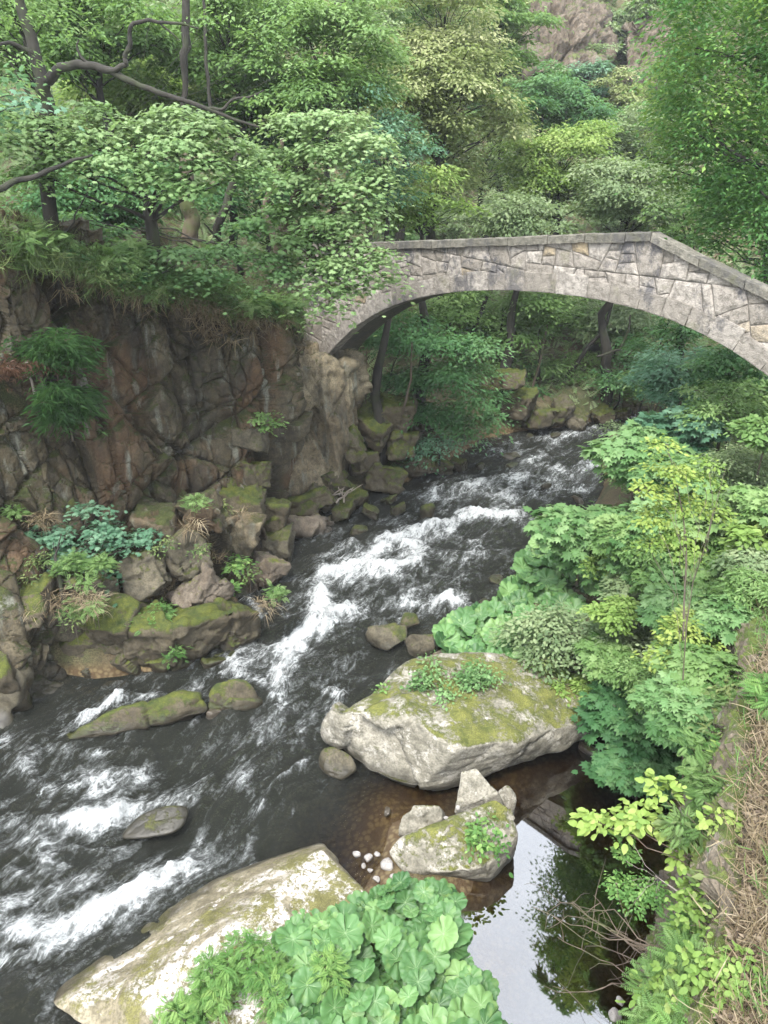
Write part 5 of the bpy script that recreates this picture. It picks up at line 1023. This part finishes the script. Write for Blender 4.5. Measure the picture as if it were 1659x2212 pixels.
r = RS(88); poly = [(1340, 960), (1440, 880), (1659, 850), (1680, 1150), (1620, 1480), (1510, 1540), (1380, 1520), (1290, 1400), (1250, 1330), (1290, 1170)]; done = []
while len(done) < 44:
    u, v = r.uniform(1120, 1680), r.uniform(860, 1560)
    if v > 1250 + (u - 1120) * .9 or 1: pass
    c = np.zeros(1, bool)
    for (x0, y0), (x1, y1) in zip(poly, poly[1:] + poly[:1]):
        if (y0 > v) != (y1 > v) and u < (x1 - x0) * (v - y0) / (y1 - y0 + 1e-9) + x0: c ^= True
    if not c[0] or any(math.hypot(u - a, v - b) < 42 for a, b in done): continue
    done.append((u, v)); i = len(done); lf = ['maple', 'oval', 'oval', 'maple', 'kite'][i % 5]; mt_ = ['bluish', 'grey', 'yellowgreen', 'maple', 'maple'][i % 5]; z = 1.1 + .9 * r.rand() + .0035 * max(u - 1300, 0)
    Y = G(u, v, z)[1]; R = r.uniform(48, 80)
    if (Y - B0[1]) < (D(u, v, Y)[0] - B0[0]) * -1 + .9 and (Y - B0[1]) > (D(u, v, Y)[0] - B0[0]) * -1 - .8: Y = max(Y - 1.6, 6)
    shrub('bush', 'one of the leafy shrubs packed together on the right bank', u, v, Y, R, R * .75, mt_, .14 if lf == 'maple' else .07, lf, 11, 4000 + i, 'leafy shrubs packed on the right bank', 'bush', .95, lps=18 if lf == 'maple' else 26, flat=.4, twigs=1)
# butterbur: stalks and round leaves, one plant at a time
def butterbur(label, P, heights, sizes, seed, group):
    r = RS(seed); base = np.array([P[:, 0].mean(), P[:, 1].mean(), 0]); base[2] = gz1(base[0], base[1]); root = tag(empty('butterbur', tuple(base)), label, 'butterbur', group)
    L, ST = [], []
    for i, (p, h, s) in enumerate(zip(P, heights, sizes)):
        tp = 'butter%d' % (i % 3); nn = np.array([[0, 0, 1.]]) + r.normal(size=(1, 3)) * [.34, .34, 0] + [[0, -.3, 0]]; c = np.array([[p[0], p[1], p[2] + h]])
        V, F, T = place(tp, c, nn, r.normal(size=(1, 3)) + [[0, -.8, 0]], np.array([s]), np.array([np.clip(r.normal(.5, .22), 0, 1)])); L.append((V, F, T))
        ST.append(limb(base + r.normal(size=3) * [.12, .12, 0] - [0, 0, .05], c[0] - [0, 0, .01], .014, .009, r, .0, 7, .06))
    V, F, T = joinm(L); vein = np.concatenate([TP['butter%d' % (i % 3)][2] for i in range(len(L))])
    link('leaves', make_mesh('leaves', V - base, F, M['butterbur'], {'tint': T, 'vein': vein}, smooth=True), root)
    V, F, T = joinm(ST); link('stalks', make_mesh('stalks', V - base, F, M['fern'], {'tint': T + .5}, smooth=True), root)
def inpoly(x, y, poly):
    c = np.zeros(len(x), bool)
    for (x0, y0), (x1, y1) in zip(poly, poly[1:] + poly[:1]):
        m = (y0 > y) != (y1 > y); c ^= m & (x < (x1 - x0) * (y - y0) / (y1 - y0 + 1e-9) + x0)
    return c
def bed(poly, zt_, mind, nplants, labels, group, seed, smin, smax):
    r = RS(seed); X0, Y0 = [np.array(q, float) for q in zip(*poly)]; pts = []
    for q in range(6000):
        u, v = r.uniform(X0.min(), X0.max()), r.uniform(Y0.min(), Y0.max())
        if not inpoly(np.array([u]), np.array([v]), poly)[0]: continue
        z = zt_(u, v) + r.uniform(-.34, .16); p = G(u, v, z)
        if all(np.hypot(*(p - o)[:2]) > mind * r.uniform(.75, 1.) for o in pts): pts.append(p)
    pts = np.array(pts); cen = pts[np.argsort(r.rand(len(pts)))[:nplants]]
    for it in range(8):
        a = np.argmin(((pts[:, None, :2] - cen[None, :, :2]) ** 2).sum(-1), 1); cen = np.array([pts[a == k].mean(0) if (a == k).any() else cen[k] for k in range(nplants)])
    pu, pv = proj(cen); order = np.argsort(pv)
    for j, k in enumerate(order):
        q = pts[a == k]
        if len(q): butterbur(labels[j], q, np.zeros(len(q)), r.uniform(smin, smax, len(q)), seed * 10 + j, group)
bed([(600, 2030), (650, 1985), (720, 1985), (790, 1950), (870, 1900), (950, 1915), (985, 1945), (990, 2010), (1000, 2080), (1050, 2140), (1075, 2240), (620, 2300), (600, 2150)], lambda u, v: .68, .115, 12,
    ['butterbur at the tip of the near patch next to the broad stone', 'butterbur at the upper right corner of the near patch over the pool', 'butterbur beside the corner of the white speckled slab', 'butterbur in the upper centre of the near patch',
     'butterbur leaning over the speckled slab at the left of the patch', 'butterbur on the right side of the near patch beside the sky reflection', 'butterbur in the very centre of the near patch', 'butterbur growing among the feathery weeds of the near patch', 'butterbur in the bottom right corner of the near patch',
     'butterbur at the bottom edge of the photo, right of the middle one', 'butterbur at the bottom edge of the photo, middle one', 'butterbur at the bottom edge of the photo, left one'], 'butterbur plants between the slab and the pool', 3, .09, .20)
bed([(945, 1360), (990, 1330), (1080, 1300), (1120, 1230), (1170, 1150), (1220, 1180), (1290, 1250), (1250, 1330), (1180, 1400), (1110, 1430), (1010, 1430), (960, 1400)], lambda u, v: .65, .15, 8,
    ['butterbur farthest upstream in the riverside bed', 'second butterbur from the upstream end of the riverside bed', 'butterbur under the large sycamore leaves, farthest from the water', 'butterbur at the river edge where the riverside bed widens', 'butterbur in the middle of the riverside bed behind the willow shrub', 'butterbur at the river side of the broad near end of the bed',
     'butterbur directly behind the huge boulder', 'butterbur beside the reddish stone'], 'butterbur plants along the right bank', 4, .13, .24)
# leaves above stone: cress on the boulder, weeds in the near patch
GW = 'leafy weeds growing on and between the stones'
for i, (lb, u, v, z, rx, ry, mt_, sz, lf, n) in enumerate([
  ('dense cress cushion in the hollow on top of the huge boulder', 935, 1475, 1.05, 62, 34, 'bluish', .055, 'oval', 9), ('cress cushion at the right of the boulder hollow', 1035, 1482, 1.05, 58, 34, 'bluish', .055, 'oval', 9), ('green tuft at the left shoulder of the huge boulder', 840, 1505, .8, 26, 22, 'fern', .06, 'oval', 5),
  ('upright leafy weed growing from the broad stone', 1045, 1820, .5, 38, 45, 'fern', .07, 'oval', 8), ('feathery tall weed beside the near butterbur', 545, 2075, .75, 45, 75, 'fern', .10, 'frond', 9), ('feathery weed at the bottom left of the near patch', 470, 2120, .7, 45, 60, 'fern', .10, 'frond', 8),
  ('feathery weed at the bottom edge beside the slab', 390, 2200, .6, 60, 35, 'fern', .1, 'frond', 8), ('feathery weed leaning into the near butterbur', 600, 2130, .7, 40, 60, 'fern', .09, 'frond', 7), ('narrow-leaved weed in the middle of the near butterbur', 700, 2090, .9, 30, 30, 'fern', .08, 'frond', 4), ('weed at the end of the grass bed behind the huge boulder', 1160, 1440, .9, 45, 22, 'grass', .06, 'kite', 6)]):
    shrub('weed', lb, u, v, G(u, v, z)[1], rx, ry, mt_, sz, lf, n, 900 + i, GW, 'plant', 1.0, spray=.10, lps=12, flat=.8)
# right edge: hazel twig with bright leaves, hanging shrub, bare twigs
tree('hazel_branch', 'bright yellow-green leafy branch reaching from the wall over the pool', D(1610, 1960, 4.6), [pad(u, v, Y, r_, .5, t_) for u, v, Y, r_, t_ in [(1290, 1775, 5.3, 26, .7), (1340, 1770, 5.3, 24, .8), (1380, 1760, 5.25, 28, .7), (1415, 1700, 5.4, 22, .6), (1450, 1715, 5.3, 22, .5), (1440, 1780, 5.2, 30, .8), (1500, 1800, 5.1, 30, .75), (1480, 1850, 5.0, 28, .7), (1540, 1770, 5.0, 26, .7), (1560, 1850, 4.9, 30, .7), (1610, 1790, 4.8, 28, .8), (1530, 1900, 4.8, 22, .6), (1650, 1800, 4.7, 26, .6)]], 'oval', 'bright', .085, 1.0, 'branch', None, 51, .012, 'barkbrown', spray=.09, lps=9, flat=.6)
tree('hanging_shrub', 'small-leaved shrub hanging down the rock wall under the bright branch', D(1470, 1930, 4.6), [pad(u, v, Y, r_, .9, t_) for u, v, Y, r_, t_ in [(1350, 1850, 5.2, 24, .5), (1340, 1910, 5.0, 26, .5), (1390, 1920, 4.9, 28, .55), (1370, 1950, 4.8, 24, .5), (1420, 1940, 4.8, 22, .5), (1345, 1800, 5.3, 18, .5)]], 'oval', 'fern', .035, .8, 'shrub', None, 52, .008, 'twig', spray=.06, lps=14, flat=.8)
r = RS(61); L = []
for k in range(13):
    a = D(r.uniform(1400, 1450), r.uniform(2030, 2160), 4.0); u1, v1 = r.uniform(1150, 1330), r.uniform(1930, 2150); L.append(limb(a, D(u1, v1, r.uniform(4.0, 4.9)), .006, .002, r, .04, 9, .12))
    m_ = L[-1][0].reshape(9, 6, 3).mean(1)
    for q in range(3): s0 = m_[r.randint(2, 8)]; L.append(limb(s0, s0 + r.normal(size=3) * .16, .003, .0012, r, .02, 5, .1))
V, F, T = joinm(L); tag(link('bare_twigs', make_mesh('bare_twigs', V, F, M['barkbrown'], smooth=True)), 'tangle of bare brown twigs hanging over the pool from the wall', 'twigs')
GG = 'green tufts on the edge of the dry slope'
for i, (lb, u, v, Y, rx, ry, mt_) in enumerate([('bright feathery plant at the bottom right on the slope edge', 1460, 2160, 3.6, 42, 45, 'bright'), ('green strip of plants on the wall edge below the bright branch', 1500, 2000, 4.3, 30, 70, 'fern'), ('green plants at the wall edge beside the dark sycamore', 1530, 1700, 5.8, 35, 60, 'fern'), ('pale weeds at the wall edge further up', 1590, 1560, 6.8, 30, 60, 'fern'), ('small green rosette on the dry slope at the right edge', 1640, 1900, 4.6, 25, 25, 'fern')]):
    shrub('grass_tuft', lb, u, v, Y, rx, ry, mt_, .10, 'frond', 6, 950 + i, GG, 'plant', .8, spray=.10, lps=8, flat=.8)
r = RS(93)
for i in range(64):
    s0 = r.uniform(-.6, 8.2); o0 = r.uniform(-.2, .2) if i % 8 else r.uniform(.3, 1.1); X, Y = W0 + WD * s0 + WN * o0; z = max(gz1(X, Y), 2.6) + .06; R = r.uniform(.13, .26); lf, mt_, sz = [('frond', 'fern', .13), ('oval', 'yellowgreen', .06), ('kite', 'grass', .10), ('frond', 'maple', .12)][i % 4]
    tree('weed', 'one of the green weeds sprouting along the edge of the dry slope', (X, Y, z - .05), autopads((X, Y, z + .05), R, R * 1.1, 3, r, .6, .45), lf, mt_, sz, .8, 'plant', 'weeds along the slope edge', 5000 + i, .004, 'bark', spray=.09, lps=8, flat=.8, twigs=0)
for i in range(26):
    u, v = r.uniform(20, 590), r.uniform(1090, 1350); z_ = 2.3 - (v - 1090) / 260 * 1.3 - max(u - 400, 0) * .003; P_ = G(u, v, z_ + .35); R = r.uniform(.12, .24); lf, mt_, sz = [('frond', 'maple', .12), ('blade', 'drygrass', .22), ('kite', 'grass', .07)][i % 3]
    tree('fern', 'one of the small tufts growing among the rubble under the left cliff', tuple(P_ - [0, 0, .15]), autopads(P_, R, R * .8, 3, r, .6, .45), lf, mt_, sz, .7, 'plant', 'tufts in the rubble below the cliff', 5300 + i, .004, 'bark', spray=.10, lps=9, flat=.7, twigs=0)
for i in range(46):
    P_ = along([(a, b - 22, c + .25) for a, b, c in ov], 1, (.15, .25, .08), r)[0]; R = r.uniform(.22, .45); lf, mt_, sz = [('frond', 'maple', .2), ('maple', 'maple_dark', .09), ('kite', 'maple', .08)][i % 3]
    tree('fern', 'one of the leafy plants spilling over the top edge of the left cliff', tuple(P_ - [0, 0, .15]), autopads(P_, R, R * .9, 4, r, .6, .45), lf, mt_, sz, .8, 'plant', 'plants on the cliff edge', 5100 + i, .004, 'bark', spray=.14, lps=9, flat=.7, twigs=0)
# horse chestnut overhead at the right: outside the frame, seen mirrored in the pool
def refl(u, v, h):          # the spot at height h mirrored in the pool at (u, v)
    g_ = G(u, v, 0); d = g_ - np.array([0, 0, CAM_H]); return g_ + np.array([d[0], d[1], -d[2]]) * (h / -d[2])
cp_ = []
for u, v, h, R, t_ in [(a_, b_, h_ + 6.5, R_ * 1.7, q_) for a_, b_, h_, R_, q_ in [(1260, 1880, 9.5, .4, .5), (1330, 1840, 9.5, .6, .5), (1370, 1850, 9, .8, .5), (1290, 1960, 9, .45, .5), (1350, 1950, 9, .7, .5), (1240, 2040, 8.8, .4, .5), (1300, 2050, 8.6, .8, .5), (1360, 2100, 8.5, .9, .5), (1190, 2080, 8.5, .35, .5), (1250, 2120, 8.3, .5, .5), (1400, 1950, 9, .9, .5), (1420, 1800, 9.5, .9, .5)]]:
    c = refl(u, v, h); cp_.append((*c, R, R, R * .45, t_))
tree('horse_chestnut', 'overhead horse chestnut seen only as a dark mirror image in the pool', (14.5, 17.0, 8.), cp_, 'chestnut', 'darktree', .34, .6, 'tree', None, 71, .2, 'barkdark', spray=.5, lps=9, flat=.5, top=16.)

# ------------------------------------------------------------------ the air of the gorge
if True:
    x0, x1, y0, y1, z0, z1 = -190, 190, -8, 160, -2.5, 150
    V = np.array([(x, y, z) for x in (x0, x1) for y in (y0, y1) for z in (z0, z1)], float)
    F = np.array([(0, 1, 3, 2), (4, 6, 7, 5), (0, 4, 5, 1), (2, 3, 7, 6), (0, 2, 6, 4), (1, 5, 7, 3)])
    mt, n = newmat('thin_haze'); t = NT(n); pv = t.add('ShaderNodeVolumePrincipled'); t.set(pv, 'Color', (.92, .96, 1., 1)); t.set(pv, 'Density', .0005)
    t.n.links.new(pv.outputs[0], t.add('ShaderNodeOutputMaterial').inputs['Volume'])
    tag(link('haze', make_mesh('haze', V, F, mt)), kind='stuff', label='thin pale haze filling the gorge', cat='haze')
